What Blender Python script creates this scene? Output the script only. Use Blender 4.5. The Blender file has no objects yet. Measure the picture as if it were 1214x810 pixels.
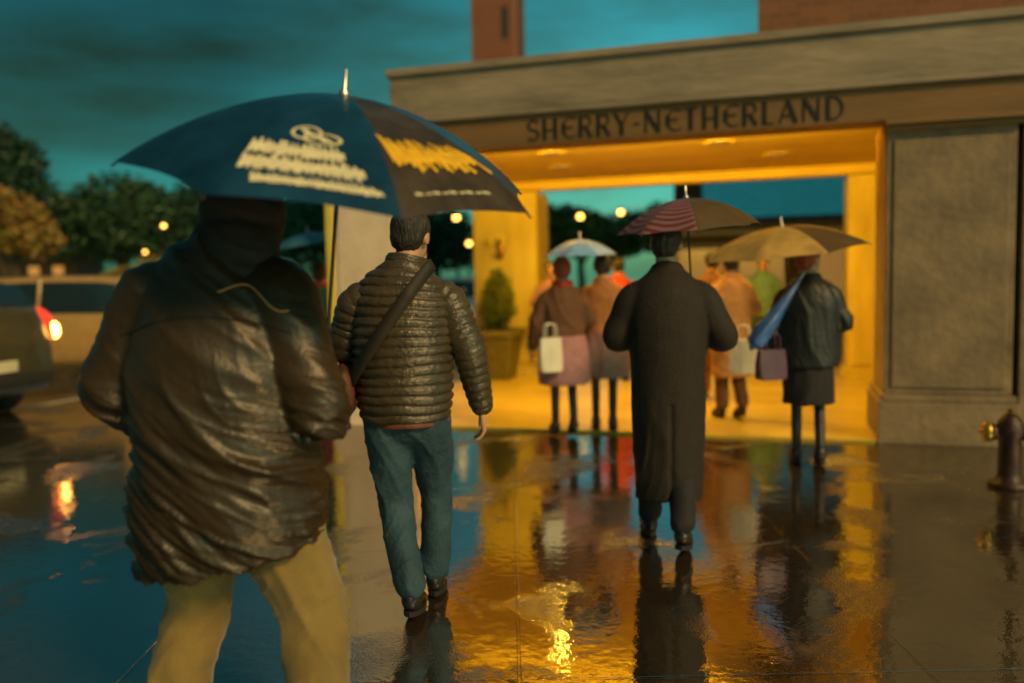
import bpy, bmesh, math, random
from mathutils import Vector, Matrix, noise
V = Vector
R = math.radians
pi = math.pi
random.seed(7)
sc = bpy.context.scene
COL = sc.collection

# ------------------------------------------------------------------ camera
F = 1000.0                      # focal length in photo pixels (photo 1214 x 810)
EYE = 1.49
cam_d = bpy.data.cameras.new('camera')
cam_d.sensor_width = 36.0
cam_d.lens = 36.0 * F / 1214.0
cam_d.clip_end = 2000.0
cam_d.clip_start = 0.05
cam = bpy.data.objects.new('camera', cam_d)
COL.objects.link(cam)
sc.camera = cam
PITCH = math.atan(78.0 / F)
ROLL = R(1.25)
CAM_M = Matrix.Translation((0, 0, EYE)) @ Matrix.Rotation(R(90) - PITCH, 4, 'X') @ Matrix.Rotation(-ROLL, 4, 'Z')
cam.matrix_world = CAM_M
cam_d.dof.use_dof = True
cam_d.dof.focus_distance = 3.25
cam_d.dof.aperture_fstop = 0.85


def ray(px, py):
    return (CAM_M.to_3x3() @ V(((px - 607.0) / F, -(py - 405.0) / F, -1.0))).normalized()


def G(px, py, z=0.0):
    """ground point seen at a photo pixel"""
    d = ray(px, py)
    t = (z - EYE) / d.z
    return V((0, 0, EYE)) + d * t


def P(px, py, Y):
    """point seen at a photo pixel at the distance Y along the view"""
    d = ray(px, py)
    return V((0, 0, EYE)) + d * (Y / d.y)


# ------------------------------------------------------------------ materials
MAT = {}


def mat(name, col, rough=0.6, metal=0.0, var=0.15, scale=8.0, bump=0.0, bscale=60.0, stretch=(1, 1, 1),
        emit=None, estr=0.0, spec=0.5, sheen=0.0, trans=0.0, alpha=1.0, coat=0.0):
    m = bpy.data.materials.new(name)
    m.use_nodes = True
    nt = m.node_tree
    b = nt.nodes['Principled BSDF']
    b.inputs['Roughness'].default_value = rough
    b.inputs['Metallic'].default_value = metal
    b.inputs['Specular IOR Level'].default_value = spec
    b.inputs['Coat Weight'].default_value = coat
    if sheen:
        b.inputs['Sheen Weight'].default_value = sheen
    tc = nt.nodes.new('ShaderNodeTexCoord')
    mp = nt.nodes.new('ShaderNodeMapping')
    mp.inputs['Scale'].default_value = stretch
    nt.links.new(tc.outputs['Object'], mp.inputs['Vector'])
    n = nt.nodes.new('ShaderNodeTexNoise')
    n.inputs['Scale'].default_value = scale
    n.inputs['Detail'].default_value = 6
    n.inputs['Roughness'].default_value = 0.65
    nt.links.new(mp.outputs[0], n.inputs['Vector'])
    cr = nt.nodes.new('ShaderNodeValToRGB')
    cr.color_ramp.elements[0].position = 0.3
    cr.color_ramp.elements[1].position = 0.7
    lo = [max(0, c * (1 - var)) for c in col]
    hi = [min(1, c * (1 + var)) for c in col]
    cr.color_ramp.elements[0].color = (*lo, 1)
    cr.color_ramp.elements[1].color = (*hi, 1)
    nt.links.new(n.outputs['Fac'], cr.inputs[0])
    nt.links.new(cr.outputs[0], b.inputs['Base Color'])
    if bump:
        n2 = nt.nodes.new('ShaderNodeTexNoise')
        n2.inputs['Scale'].default_value = bscale
        n2.inputs['Detail'].default_value = 4
        nt.links.new(mp.outputs[0], n2.inputs['Vector'])
        bp = nt.nodes.new('ShaderNodeBump')
        bp.inputs['Strength'].default_value = bump
        bp.inputs['Distance'].default_value = 0.02
        nt.links.new(n2.outputs['Fac'], bp.inputs['Height'])
        nt.links.new(bp.outputs[0], b.inputs['Normal'])
    if emit:
        b.inputs['Emission Color'].default_value = (*emit, 1)
        b.inputs['Emission Strength'].default_value = estr
    if trans:
        b.inputs['Transmission Weight'].default_value = trans
    MAT[name] = m
    return m


mat('skin', (0.46, 0.25, 0.15), 0.5, var=0.1, scale=20, bump=0.1)
mat('skin_lip', (0.35, 0.11, 0.08), 0.45)
mat('eye', (0.05, 0.03, 0.02), 0.15)
mat('hair_dark', (0.018, 0.012, 0.008), 0.5, var=0.5, scale=60, bump=0.6, bscale=120, stretch=(1, 1, .2))
mat('hair_red', (0.30, 0.05, 0.02), 0.55, var=0.3, scale=60, bump=0.5, bscale=120)
mat('olive_nylon', (0.034, 0.019, 0.006), 0.40, var=0.25, scale=5, bump=0.12, bscale=90)
mat('black_hood', (0.012, 0.013, 0.012), 0.8, var=0.3)
mat('khaki', (0.20, 0.130, 0.032), 0.85, var=0.28, scale=4, bump=0.25, bscale=140, sheen=0.2)
mat('puffer', (0.058, 0.042, 0.022), 0.32, var=0.3, scale=9, bump=0.35, bscale=45, stretch=(1, 1, 1.5))
mat('jeans', (0.016, 0.050, 0.075), 0.75, var=0.35, scale=5, bump=0.3, bscale=60)
mat('denim_pale', (0.09, 0.19, 0.23), 0.75, var=0.3, scale=5, bump=0.3, bscale=60)
mat('black_wool', (0.015, 0.008, 0.004), 0.8, var=0.35, scale=14, bump=0.3, bscale=90)
mat('black_leather', (0.010, 0.011, 0.012), 0.5, var=0.3, scale=7, bump=0.25, bscale=30)
mat('black_cloth', (0.010, 0.008, 0.010), 0.8, var=0.3)
mat('hosiery', (0.014, 0.012, 0.016), 0.5, var=0.3)
mat('brown_cloth', (0.11, 0.045, 0.018), 0.8, var=0.3, scale=8, bump=0.3, bscale=40)
mat('rust_cloth', (0.32, 0.12, 0.03), 0.8, var=0.25, scale=8, bump=0.3, bscale=40)
mat('tan_cloth', (0.40, 0.20, 0.06), 0.8, var=0.25, scale=8, bump=0.3, bscale=40)
mat('pink_cloth', (0.34, 0.16, 0.17), 0.75, var=0.25, scale=8, bump=0.2)
mat('mauve_cloth', (0.22, 0.12, 0.10), 0.75, var=0.25, scale=8, bump=0.2)
mat('red_cloth', (0.40, 0.035, 0.015), 0.7, var=0.2)
mat('teal_cloth', (0.03, 0.12, 0.14), 0.7, var=0.2)
mat('shoe', (0.02, 0.014, 0.01), 0.35, var=0.3)
mat('bag_brown', (0.16, 0.05, 0.025), 0.5, var=0.3, bump=0.3, bscale=40)
mat('strap', (0.022, 0.015, 0.010), 0.7)
mat('bag_white', (0.62, 0.58, 0.46), 0.45, var=0.12, bump=0.5, bscale=14)
mat('bag_purple', (0.07, 0.025, 0.06), 0.5, var=0.3)
mat('blue_nylon', (0.03, 0.10, 0.32), 0.35, var=0.3, scale=12, bump=0.3, bscale=30)
mat('navy_canopy', (0.006, 0.036, 0.075), 0.30, var=0.4, scale=6, bump=0.12, bscale=18)
mat('black_canopy', (0.040, 0.026, 0.014), 0.5, var=0.6, scale=10, bump=0.2, bscale=25)
mat('print_cream', (0.68, 0.58, 0.36), 0.6, var=0.18, scale=30)
mat('print_yellow', (0.80, 0.42, 0.01), 0.55, var=0.25, scale=30)
mat('canopy_blue', (0.20, 0.38, 0.62), 0.45, var=0.22, scale=6)
mat('canopy_blue_dark', (0.03, 0.12, 0.20), 0.45, var=0.22, scale=6)
mat('canopy_ochre', (0.52, 0.30, 0.07), 0.45, var=0.3, scale=6)
mat('canopy_brown', (0.09, 0.05, 0.015), 0.5, var=0.3, scale=6)
mat('metal_dark', (0.03, 0.03, 0.03), 0.35, 0.8)
mat('metal_pale', (0.6, 0.56, 0.5), 0.3, 0.9)
mat('brass', (0.55, 0.33, 0.06), 0.35, 0.9, var=0.3)
mat('pier_stone_lit', (0.72, 0.54, 0.38), 0.7, var=0.15, scale=3, bump=0.3, bscale=14)  # left pier's lit look put into a paler stone colour
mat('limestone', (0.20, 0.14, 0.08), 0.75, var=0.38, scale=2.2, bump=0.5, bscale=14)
mat('parapet_stone', (0.25, 0.195, 0.135), 0.8, var=0.35, scale=2.0, bump=0.6, bscale=9, stretch=(0.5, 1, 2.2))
mat('sign_stone', (0.17, 0.088, 0.028), 0.7, var=0.25, scale=2.0, bump=0.3, bscale=12, stretch=(0.4, 1, 2.5))
mat('letter_black', (0.012, 0.008, 0.006), 0.5)
mat('ceiling_ochre', (0.62, 0.42, 0.045), 0.65, var=0.16, scale=1.6, bump=0.2, bscale=6, stretch=(0.4, 1.6, 1))
mat('pillar_ochre', (0.66, 0.50, 0.08), 0.55, var=0.14, scale=2.5, bump=0.3, bscale=12, stretch=(2.5, 2.5, .5))
mat('floor_ochre', (0.52, 0.36, 0.045), 0.32, var=0.25, scale=1.6, bump=0.3, bscale=10, stretch=(.6, 2, 1))
mat('red_iron', (0.035, 0.009, 0.005), 0.45, var=0.4, scale=14, bump=0.3)
mat('planter_olive', (0.15, 0.13, 0.025), 0.55, var=0.25, scale=8, bump=0.2)
mat('soil', (0.03, 0.02, 0.012), 0.9)
mat('bark', (0.05, 0.035, 0.02), 0.9, bump=0.8, bscale=30, stretch=(1, 1, .3))
mat('leaf_dark', (0.012, 0.045, 0.018), 0.55, var=0.5, scale=2.0)
mat('leaf_mid', (0.03, 0.085, 0.022), 0.55, var=0.4, scale=2.0)
mat('leaf_box', (0.055, 0.115, 0.010), 0.5, var=0.5, scale=20)
mat('leaf_amber', (0.24, 0.12, 0.022), 0.6, var=0.5, scale=2.0)
mat('leaf_olive', (0.20, 0.17, 0.02), 0.6, var=0.5, scale=2.0)
mat('car_olive', (0.075, 0.065, 0.035), 0.25, 0.2, coat=0.6)
mat('car_tan', (0.36, 0.22, 0.07), 0.28, 0.0, coat=0.6)
mat('car_red', (0.50, 0.07, 0.012), 0.28, 0.0, coat=0.6)
mat('car_white', (0.62, 0.55, 0.42), 0.28, 0.0, coat=0.6)
mat('glass_dark', (0.012, 0.02, 0.022), 0.06, 0.0, spec=0.8)
mat('tyre', (0.012, 0.011, 0.010), 0.8)
mat('rim', (0.35, 0.33, 0.28), 0.3, 0.9)
mat('taillight', (0.5, 0.02, 0.01), 0.2, emit=(1.0, 0.06, 0.015), estr=1.0)
mat('brake_bulb', (0.9, 0.6, 0.2), 0.2, emit=(1.0, 0.40, 0.06), estr=22.0)
mat('lamp_red', (0.5, 0.02, 0.01), 0.2, emit=(1.0, 0.10, 0.02), estr=2.5)
mat('headlight', (0.9, 0.85, 0.7), 0.2, emit=(1.0, 0.72, 0.35), estr=7.0)
mat('globe', (0.9, 0.8, 0.5), 0.3, emit=(1.0, 0.52, 0.08), estr=7.0)
mat('downlight', (0.9, 0.8, 0.6), 0.3, emit=(1.0, 0.74, 0.34), estr=30.0)
mat('lit_window', (0.5, 0.3, 0.1), 0.3, emit=(1.0, 0.42, 0.08), estr=0.45)
mat('shop_window', (0.3, 0.18, 0.07), 0.2, emit=(1.0, 0.5, 0.12), estr=0.22)
mat('kiosk_stone', (0.10, 0.075, 0.045), 0.8, var=0.3, scale=3, bump=0.4)
mat('teal_board_glow', (0.04, 0.40, 0.48), 0.5, var=0.25, scale=3, emit=(0.02, 0.30, 0.36), estr=0.28)  # even glow added to brighten the shaded board
mat('shop_brown', (0.085, 0.055, 0.03), 0.7, var=0.3, scale=3)
mat('trim_pale', (0.42, 0.34, 0.22), 0.6)
mat('window_glass', (0.03, 0.045, 0.05), 0.08, spec=0.8)
mat('line_paint', (0.55, 0.5, 0.4), 0.5, var=0.35, scale=12)
mat('plate', (0.5, 0.45, 0.3), 0.5)


def brick_mat(name, c1, c2, mortar, scale):
    m = bpy.data.materials.new(name)
    m.use_nodes = True
    nt = m.node_tree
    b = nt.nodes['Principled BSDF']
    b.inputs['Roughness'].default_value = 0.85
    tc = nt.nodes.new('ShaderNodeTexCoord')
    sx = nt.nodes.new('ShaderNodeSeparateXYZ')
    nt.links.new(tc.outputs['Object'], sx.inputs[0])
    ad = nt.nodes.new('ShaderNodeMath'); ad.operation = 'ADD'
    nt.links.new(sx.outputs[0], ad.inputs[0]); nt.links.new(sx.outputs[1], ad.inputs[1])
    cb = nt.nodes.new('ShaderNodeCombineXYZ')
    nt.links.new(ad.outputs[0], cb.inputs[0]); nt.links.new(sx.outputs[2], cb.inputs[1])
    t = nt.nodes.new('ShaderNodeTexBrick')
    t.inputs['Scale'].default_value = scale
    t.inputs['Color1'].default_value = (*c1, 1)
    t.inputs['Color2'].default_value = (*c2, 1)
    t.inputs['Mortar'].default_value = (*mortar, 1)
    t.inputs['Mortar Size'].default_value = 0.015
    nt.links.new(cb.outputs[0], t.inputs['Vector'])
    nt.links.new(t.outputs['Color'], b.inputs['Base Color'])
    bp = nt.nodes.new('ShaderNodeBump'); bp.inputs['Strength'].default_value = 0.4
    nt.links.new(t.outputs['Fac'], bp.inputs['Height']); bp.invert = True
    nt.links.new(bp.outputs[0], b.inputs['Normal'])
    MAT[name] = m


brick_mat('brick_red', (0.26, 0.085, 0.04), (0.20, 0.06, 0.03), (0.20, 0.15, 0.11), 2.2)
brick_mat('brick_brown', (0.24, 0.085, 0.040), (0.18, 0.065, 0.032), (0.17, 0.13, 0.09), 2.2)


def stripe_canopy():
    m = bpy.data.materials.new('canopy_stripe')
    m.use_nodes = True
    nt = m.node_tree
    b = nt.nodes['Principled BSDF']
    b.inputs['Roughness'].default_value = 0.5
    tc = nt.nodes.new('ShaderNodeTexCoord')
    w = nt.nodes.new('ShaderNodeTexWave')
    w.wave_type = 'RINGS'; w.rings_direction = 'Z'
    w.inputs['Scale'].default_value = 9.0
    w.inputs['Distortion'].default_value = 1.0
    w.inputs['Detail'].default_value = 2
    nt.links.new(tc.outputs['Object'], w.inputs['Vector'])
    cr = nt.nodes.new('ShaderNodeValToRGB')
    e = cr.color_ramp.elements
    e[0].position = 0.30; e[0].color = (0.17, 0.022, 0.022, 1)
    e[1].position = 0.80; e[1].color = (0.20, 0.13, 0.13, 1)
    nt.links.new(w.outputs['Fac'], cr.inputs[0])
    nt.links.new(cr.outputs[0], b.inputs['Base Color'])
    MAT['canopy_stripe'] = m


stripe_canopy()


def wet_mat(name, base, scale_joint=None):
    """dark wet paving: broad water films (very smooth) between rougher damp patches, rippled by rain"""
    m = bpy.data.materials.new(name)
    m.use_nodes = True
    nt = m.node_tree
    L = nt.links.new
    b = nt.nodes['Principled BSDF']
    tc = nt.nodes.new('ShaderNodeTexCoord')
    n = nt.nodes.new('ShaderNodeTexNoise'); n.inputs['Scale'].default_value = 1.25; n.inputs['Detail'].default_value = 7; n.inputs['Roughness'].default_value = .58
    n.inputs['Distortion'].default_value = .5
    L(tc.outputs['Object'], n.inputs['Vector'])
    dry = nt.nodes.new('ShaderNodeMapRange')            # 0 in standing water, 1 on the rough damp surface
    dry.inputs['From Min'].default_value = 0.525; dry.inputs['From Max'].default_value = 0.62
    L(n.outputs['Fac'], dry.inputs['Value'])
    rr = nt.nodes.new('ShaderNodeMapRange')
    rr.inputs['To Min'].default_value = 0.015; rr.inputs['To Max'].default_value = 0.27
    L(dry.outputs[0], rr.inputs['Value'])
    n3 = nt.nodes.new('ShaderNodeTexNoise'); n3.inputs['Scale'].default_value = 95; n3.inputs['Detail'].default_value = 6
    L(tc.outputs['Object'], n3.inputs['Vector'])
    rn = nt.nodes.new('ShaderNodeMath'); rn.operation = 'MULTIPLY_ADD'; rn.inputs[1].default_value = .12; rn.inputs[2].default_value = -.055
    L(n3.outputs['Fac'], rn.inputs[0])
    ra = nt.nodes.new('ShaderNodeMath'); ra.operation = 'ADD'; ra.use_clamp = True
    L(rr.outputs[0], ra.inputs[0]); L(rn.outputs[0], ra.inputs[1])
    L(ra.outputs[0], b.inputs['Roughness'])
    cr = nt.nodes.new('ShaderNodeValToRGB')
    cr.color_ramp.elements[0].position = 0.3; cr.color_ramp.elements[0].color = (*[c * .5 for c in base], 1)
    cr.color_ramp.elements[1].position = 0.75; cr.color_ramp.elements[1].color = (*[c * 2.0 for c in base], 1)
    L(n3.outputs['Fac'], cr.inputs[0])
    col = cr.outputs[0]
    # two scales of ripple
    mp = nt.nodes.new('ShaderNodeMapping'); mp.inputs['Scale'].default_value = (1, 1, 1)
    L(tc.outputs['Object'], mp.inputs['Vector'])
    n1 = nt.nodes.new('ShaderNodeTexNoise'); n1.inputs['Scale'].default_value = 16; n1.inputs['Detail'].default_value = 3
    L(mp.outputs[0], n1.inputs['Vector'])
    n2 = nt.nodes.new('ShaderNodeTexNoise'); n2.inputs['Scale'].default_value = 110; n2.inputs['Detail'].default_value = 2
    L(mp.outputs[0], n2.inputs['Vector'])
    b1 = nt.nodes.new('ShaderNodeBump'); b1.inputs['Strength'].default_value = 0.13; b1.inputs['Distance'].default_value = 0.010
    L(n1.outputs['Fac'], b1.inputs['Height'])
    bs = nt.nodes.new('ShaderNodeMapRange'); bs.inputs['To Min'].default_value = .05; bs.inputs['To Max'].default_value = .62
    L(dry.outputs[0], bs.inputs['Value'])
    b2 = nt.nodes.new('ShaderNodeBump'); b2.inputs['Strength'].default_value = 0.32; b2.inputs['Distance'].default_value = 0.004
    L(bs.outputs[0], b2.inputs['Strength']); L(n2.outputs['Fac'], b2.inputs['Height']); L(b1.outputs[0], b2.inputs['Normal'])
    last = b2
    if scale_joint:
        br = nt.nodes.new('ShaderNodeTexBrick'); br.offset = 0.0
        br.inputs['Scale'].default_value = 1.0
        br.inputs['Brick Width'].default_value = scale_joint; br.inputs['Row Height'].default_value = scale_joint
        br.inputs['Mortar Size'].default_value = 0.008; br.inputs['Mortar Smooth'].default_value = 0.3
        L(tc.outputs['Object'], br.inputs['Vector'])
        b3 = nt.nodes.new('ShaderNodeBump'); b3.inputs['Strength'].default_value = 0.5; b3.inputs['Distance'].default_value = 0.01
        b3.invert = True
        L(br.outputs['Fac'], b3.inputs['Height']); L(b2.outputs[0], b3.inputs['Normal'])
        last = b3
        mx = nt.nodes.new('ShaderNodeMix'); mx.data_type = 'RGBA'
        L(br.outputs['Fac'], mx.inputs['Factor']); L(col, mx.inputs[6])
        mx.inputs[7].default_value = (*[c * .35 for c in base], 1)
        col = mx.outputs[2]
    L(col, b.inputs['Base Color'])
    L(last.outputs[0], b.inputs['Normal'])
    b.inputs['IOR'].default_value = 5.0
    b.inputs['Specular IOR Level'].default_value = 0.5
    MAT[name] = m


wet_mat('wet_asphalt', (0.022, 0.022, 0.020))
wet_mat('wet_paving', (0.030, 0.020, 0.010), 1.5)

# ------------------------------------------------------------------ mesh helpers


def tag(o, label=None, cat=None, group=None, kind=None):
    if label: o['label'] = label
    if cat: o['category'] = cat
    if group: o['group'] = group
    if kind: o['kind'] = kind
    return o


def empty(name, loc=(0, 0, 0), rz=0.0, label=None, cat=None, group=None):
    o = bpy.data.objects.new(name, None)
    o.empty_display_size = 0.2
    COL.objects.link(o)
    o.location = loc
    o.rotation_euler = (0, 0, rz)
    return tag(o, label, cat, group)


def crom(pts, sub):
    """Catmull-Rom through tuples"""
    out = []
    n = len(pts)
    for i in range(n - 1):
        p0 = pts[max(i - 1, 0)]; p1 = pts[i]; p2 = pts[i + 1]; p3 = pts[min(i + 2, n - 1)]
        for k in range(sub):
            t = k / sub
            out.append(tuple(0.5 * (2 * b + (c - a) * t + (2 * a - 5 * b + 4 * c - d) * t * t + (3 * b - a - 3 * c + d) * t ** 3)
                             for a, b, c, d in zip(p0, p1, p2, p3)))
    out.append(tuple(pts[-1]))
    return out


class MB:
    def __init__(s):
        s.v = []; s.f = []; s.m = []

    def add(s, vs, fs, m=0):
        o = len(s.v)
        s.v += [V(p) for p in vs]
        s.f += [tuple(i + o for i in f) for f in fs]
        s.m += [m] * len(fs)

    def box(s, x0, x1, y0, y1, z0, z1, m=0, M=None):
        vs = [V(p) for p in ((x0, y0, z0), (x1, y0, z0), (x1, y1, z0), (x0, y1, z0), (x0, y0, z1), (x1, y0, z1), (x1, y1, z1), (x0, y1, z1))]
        if M: vs = [M @ p for p in vs]
        s.add(vs, [(0, 3, 2, 1), (4, 5, 6, 7), (0, 1, 5, 4), (1, 2, 6, 5), (2, 3, 7, 6), (3, 0, 4, 7)], m)

    def rings(s, rs, m=0, cap=True, closed=True):
        n = len(rs[0]); o = len(s.v)
        for r in rs: s.v += [V(p) for p in r]
        for i in range(len(rs) - 1):
            for j in range(n if closed else n - 1):
                k = (j + 1) % n
                s.f.append((o + i * n + j, o + i * n + k, o + (i + 1) * n + k, o + (i + 1) * n + j)); s.m.append(m)
        if cap:
            s.f.append(tuple(o + j for j in reversed(range(n)))); s.m.append(m)
            e = o + (len(rs) - 1) * n
            s.f.append(tuple(e + j for j in range(n))); s.m.append(m)

    def tube(s, path, rad, n=14, sub=5, m=0, ref=(0, 1, 0), mod=None, rnd=True, rnd1=None):
        """round tube; rad entries scalar or (side, along ref)"""
        if rnd1 is None: rnd1 = rnd
        q = []
        for p, r in zip(path, rad):
            a, b = (r, r) if not isinstance(r, (tuple, list)) else r
            q.append((p[0], p[1], p[2], a, b))
        c = crom(q, sub) if sub > 1 and len(q) > 1 else q
        pts = [V(x[:3]) for x in c]
        rr = [(max(x[3], .001), max(x[4], .001)) for x in c]
        ref = V(ref)
        rs = []
        ln = 0.0
        tot = sum((pts[i + 1] - pts[i]).length for i in range(len(pts) - 1)) or 1

        def ring(p, t, a, b, l):
            sd = t.cross(ref)
            if sd.length < 1e-4: sd = t.cross(V((1, .01, 0)))
            sd.normalize(); up = sd.cross(t).normalized()
            out = []
            for j in range(n):
                th = 2 * pi * j / n
                d = sd * (math.cos(th) * a) + up * (math.sin(th) * b)
                if mod: d = d * mod(l, l / tot, th)
                out.append(p + d)
            return out
        for i, p in enumerate(pts):
            t = (pts[min(i + 1, len(pts) - 1)] - pts[max(i - 1, 0)]).normalized()
            a, b = rr[i]
            if i > 0: ln += (p - pts[i - 1]).length
            if i == 0 and rnd:
                for k in (3, 2, 1):
                    w = k / 3.2
                    rs.append(ring(p - t * (min(a, b) * w * .95), t, a * math.sqrt(1 - w * w), b * math.sqrt(1 - w * w), 0))
            rs.append(ring(p, t, a, b, ln))
            if i == len(pts) - 1 and rnd1:
                for k in (1, 2, 3):
                    w = k / 3.2
                    rs.append(ring(p + t * (min(a, b) * w * .95), t, a * math.sqrt(1 - w * w), b * math.sqrt(1 - w * w), tot))
        s.rings(rs, m)

    def ell(s, c, r, n=16, k=10, m=0, M=None):
        c = V(c); rs = []
        for i in range(1, k):
            a = pi * i / k
            ring = []
            for j in range(n):
                th = 2 * pi * j / n
                p = V((r[0] * math.sin(a) * math.cos(th), r[1] * math.sin(a) * math.sin(th), -r[2] * math.cos(a)))
                if M: p = M @ p
                ring.append(c + p)
            rs.append(ring)
        s.rings(rs, m)

    def lathe(s, prof, n=20, m=0, M=None):
        rs = []
        for r, z in prof:
            ring = [V((r * math.cos(2 * pi * j / n), r * math.sin(2 * pi * j / n), z)) for j in range(n)]
            if M: ring = [M @ p for p in ring]
            rs.append(ring)
        s.rings(rs, m)

    def build(s, name, mats, parent=None, smooth=True, bevel=0.0, loc=None, recalc=True):
        me = bpy.data.meshes.new(name)
        me.from_pydata([tuple(p) for p in s.v], [], s.f)
        if isinstance(mats, str): mats = [mats]
        for x in mats: me.materials.append(MAT[x])
        for i, p in enumerate(me.polygons):
            p.material_index = min(s.m[i], len(mats) - 1)
        bm = bmesh.new(); bm.from_mesh(me)
        if recalc: bmesh.ops.recalc_face_normals(bm, faces=bm.faces)
        if bevel:
            es = [e for e in bm.edges if len(e.link_faces) == 2 and e.calc_face_angle(0) > 0.6]
            bmesh.ops.bevel(bm, geom=es, offset=bevel, segments=2, profile=0.5, affect='EDGES', clamp_overlap=True)
        bm.to_mesh(me); bm.free()
        o = bpy.data.objects.new(name, me)
        COL.objects.link(o)
        if smooth and not bevel: me.polygons.foreach_set('use_smooth', [True] * len(me.polygons))
        if parent: o.parent = parent
        if loc: o.location = loc
        return o


def remesh(o, voxel, smooth=3, fac=0.5):
    """fuse overlapping lofts into one continuous surface"""
    mats = list(o.data.materials)
    md = o.modifiers.new('r', 'REMESH'); md.mode = 'VOXEL'; md.voxel_size = voxel; md.use_smooth_shade = True
    if smooth:
        ms = o.modifiers.new('s', 'SMOOTH'); ms.iterations = smooth; ms.factor = fac
    dg = bpy.context.evaluated_depsgraph_get()
    me = bpy.data.meshes.new_from_object(o.evaluated_get(dg))
    o.modifiers.clear()
    old = o.data; nm = old.name
    o.data = me
    bpy.data.meshes.remove(old); me.name = nm
    me.materials.clear()
    for x in mats: me.materials.append(x)
    me.polygons.foreach_set('use_smooth', [True] * len(me.polygons))
    return o


def folds(o, fn):
    """push each vertex along its normal by fn(position, normal)"""
    me = o.data
    nr = [v.normal.copy() for v in me.vertices]
    for v, n in zip(me.vertices, nr):
        v.co = v.co + n * fn(v.co, n)
    me.update()


def ridged(q):
    return 1 - min(1, abs(noise.noise(q)) * 2.2)


def fold_fn(dirv, amp, along=2.2, across=13.0, warp=0.5, seed=0.0, mask=None):
    d = V(dirv).normalized()
    e = d.cross(V((0, 1, 0)))
    if e.length < .1: e = d.cross(V((1, 0, 0)))
    e.normalize()
    g = d.cross(e)

    def fn(p, n):
        w = noise.noise(V((p.x * 2.5 + seed, p.y * 2.5, p.z * 2.5))) * warp
        q = V((p.dot(d) * along + seed, (p.dot(e) + w * .12) * across, p.dot(g) * 3.0))
        a = ridged(q) ** 2
        q2 = V((p.dot(d) * along * 2 - seed, (p.dot(e) + w * .2) * across * 2.1, p.dot(g) * 5.0))
        b = ridged(q2) ** 2
        k = amp * (a + .4 * b - .6)
        return k * (mask(p) if mask else 1)
    return fn


def copy_tree(o, parent=None):
    c = o.copy(); COL.objects.link(c)
    if parent: c.parent = parent
    for ch in list(o.children): copy_tree(ch, c)
    return c


# ------------------------------------------------------------------ setting: ground
def sheet(name, pts, z, m, kind='structure'):
    b = MB(); b.add([(p[0], p[1], z) for p in pts], [tuple(range(len(pts)))])
    o = b.build(name, m, smooth=False)
    tag(o, kind=kind)
    return o


sheet('road', [(-300, -60), (300, -60), (300, 500), (-300, 500)], 0.0, 'wet_asphalt')
sheet('sidewalk', [(-1.9, -6), (14, -6), (14, 9.0), (11, 24), (3.0, 24), (-2.4, 9.2)], 0.004, 'wet_paving')
# painted road line far left
a, bb = G(18, 486), G(100, 472)
dv = (bb - a).normalized(); nv = V((-dv.y, dv.x, 0)) * .07
a2 = a - dv * 9
sheet('road_line', [a2 - nv, bb - nv, bb + nv, a2 + nv], 0.004, 'line_paint')

# ------------------------------------------------------------------ the entrance portico
ANG = R(-17)
U = V((math.cos(ANG), math.sin(ANG), 0)); N = V((-math.sin(ANG), math.cos(ANG), 0))
O = V((-1.82, 8.60, 0))
PM = Matrix.Translation(O) @ Matrix.Rotation(ANG, 4, 'Z')
TW = 6.15                  # width along the front
TD = 4.25                  # depth
ZB, ZL, ZP, ZC = 2.70, 2.975, 3.50, 2.84
port = empty('entrance_portico', O, ANG, 'stone entrance portico glowing ochre inside, black letters along its beam', 'portico')

b = MB(); b.box(0.0, TW + .6, 0.0, .38, ZB, ZL)
beam = b.build('sign_beam', 'sign_stone', port, bevel=.006)
b = MB()
b.box(.70, TW + .9, -.05, .40, ZL + .002, ZL + .05)
b.box(.72, TW + .9, -.02, .40, ZL + .052, ZP - .07)
b.box(.69, TW + .9, -.06, .42, ZP - .068, ZP)
par = b.build('parapet', 'parapet_stone', port, bevel=.01)
b = MB()                    # roof slab and ceiling
HX, HY = .115, (1.55, 2.75)
DLX = {1.55: (1.95, 3.75), 2.75: (1.75, 4.35)}
y_ = .385
for hy in HY:                # boards run round each square recess
    b.box(.0, TW, y_, hy - HX, ZC, ZC + .10)
    x_ = .0
    for hx in DLX[hy]:
        b.box(x_, hx - HX, hy - HX, hy + HX, ZC, ZC + .10); x_ = hx + HX
    b.box(x_, TW, hy - HX, hy + HX, ZC, ZC + .10)
    y_ = hy + HX
b.box(.0, TW, y_, TD, ZC, ZC + .10)
b.box(.0, TW, .385, TD, ZC + .102, ZC + .25)
ceil = b.build('ceiling', 'ceiling_ochre', port, smooth=False)
b = MB()
b.box(.0, TW, TD + .003, TD + .3, ZB + .02, ZC + .25)
b.build('back_beam', 'ceiling_ochre', port, bevel=.006)
for xa in (.003, TW - .28):
    b = MB(); b.box(xa, xa + .277, .385, TD, ZB + .03, ZC - .002); b.build('side_beam', 'ceiling_ochre', port, bevel=.006)


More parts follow.
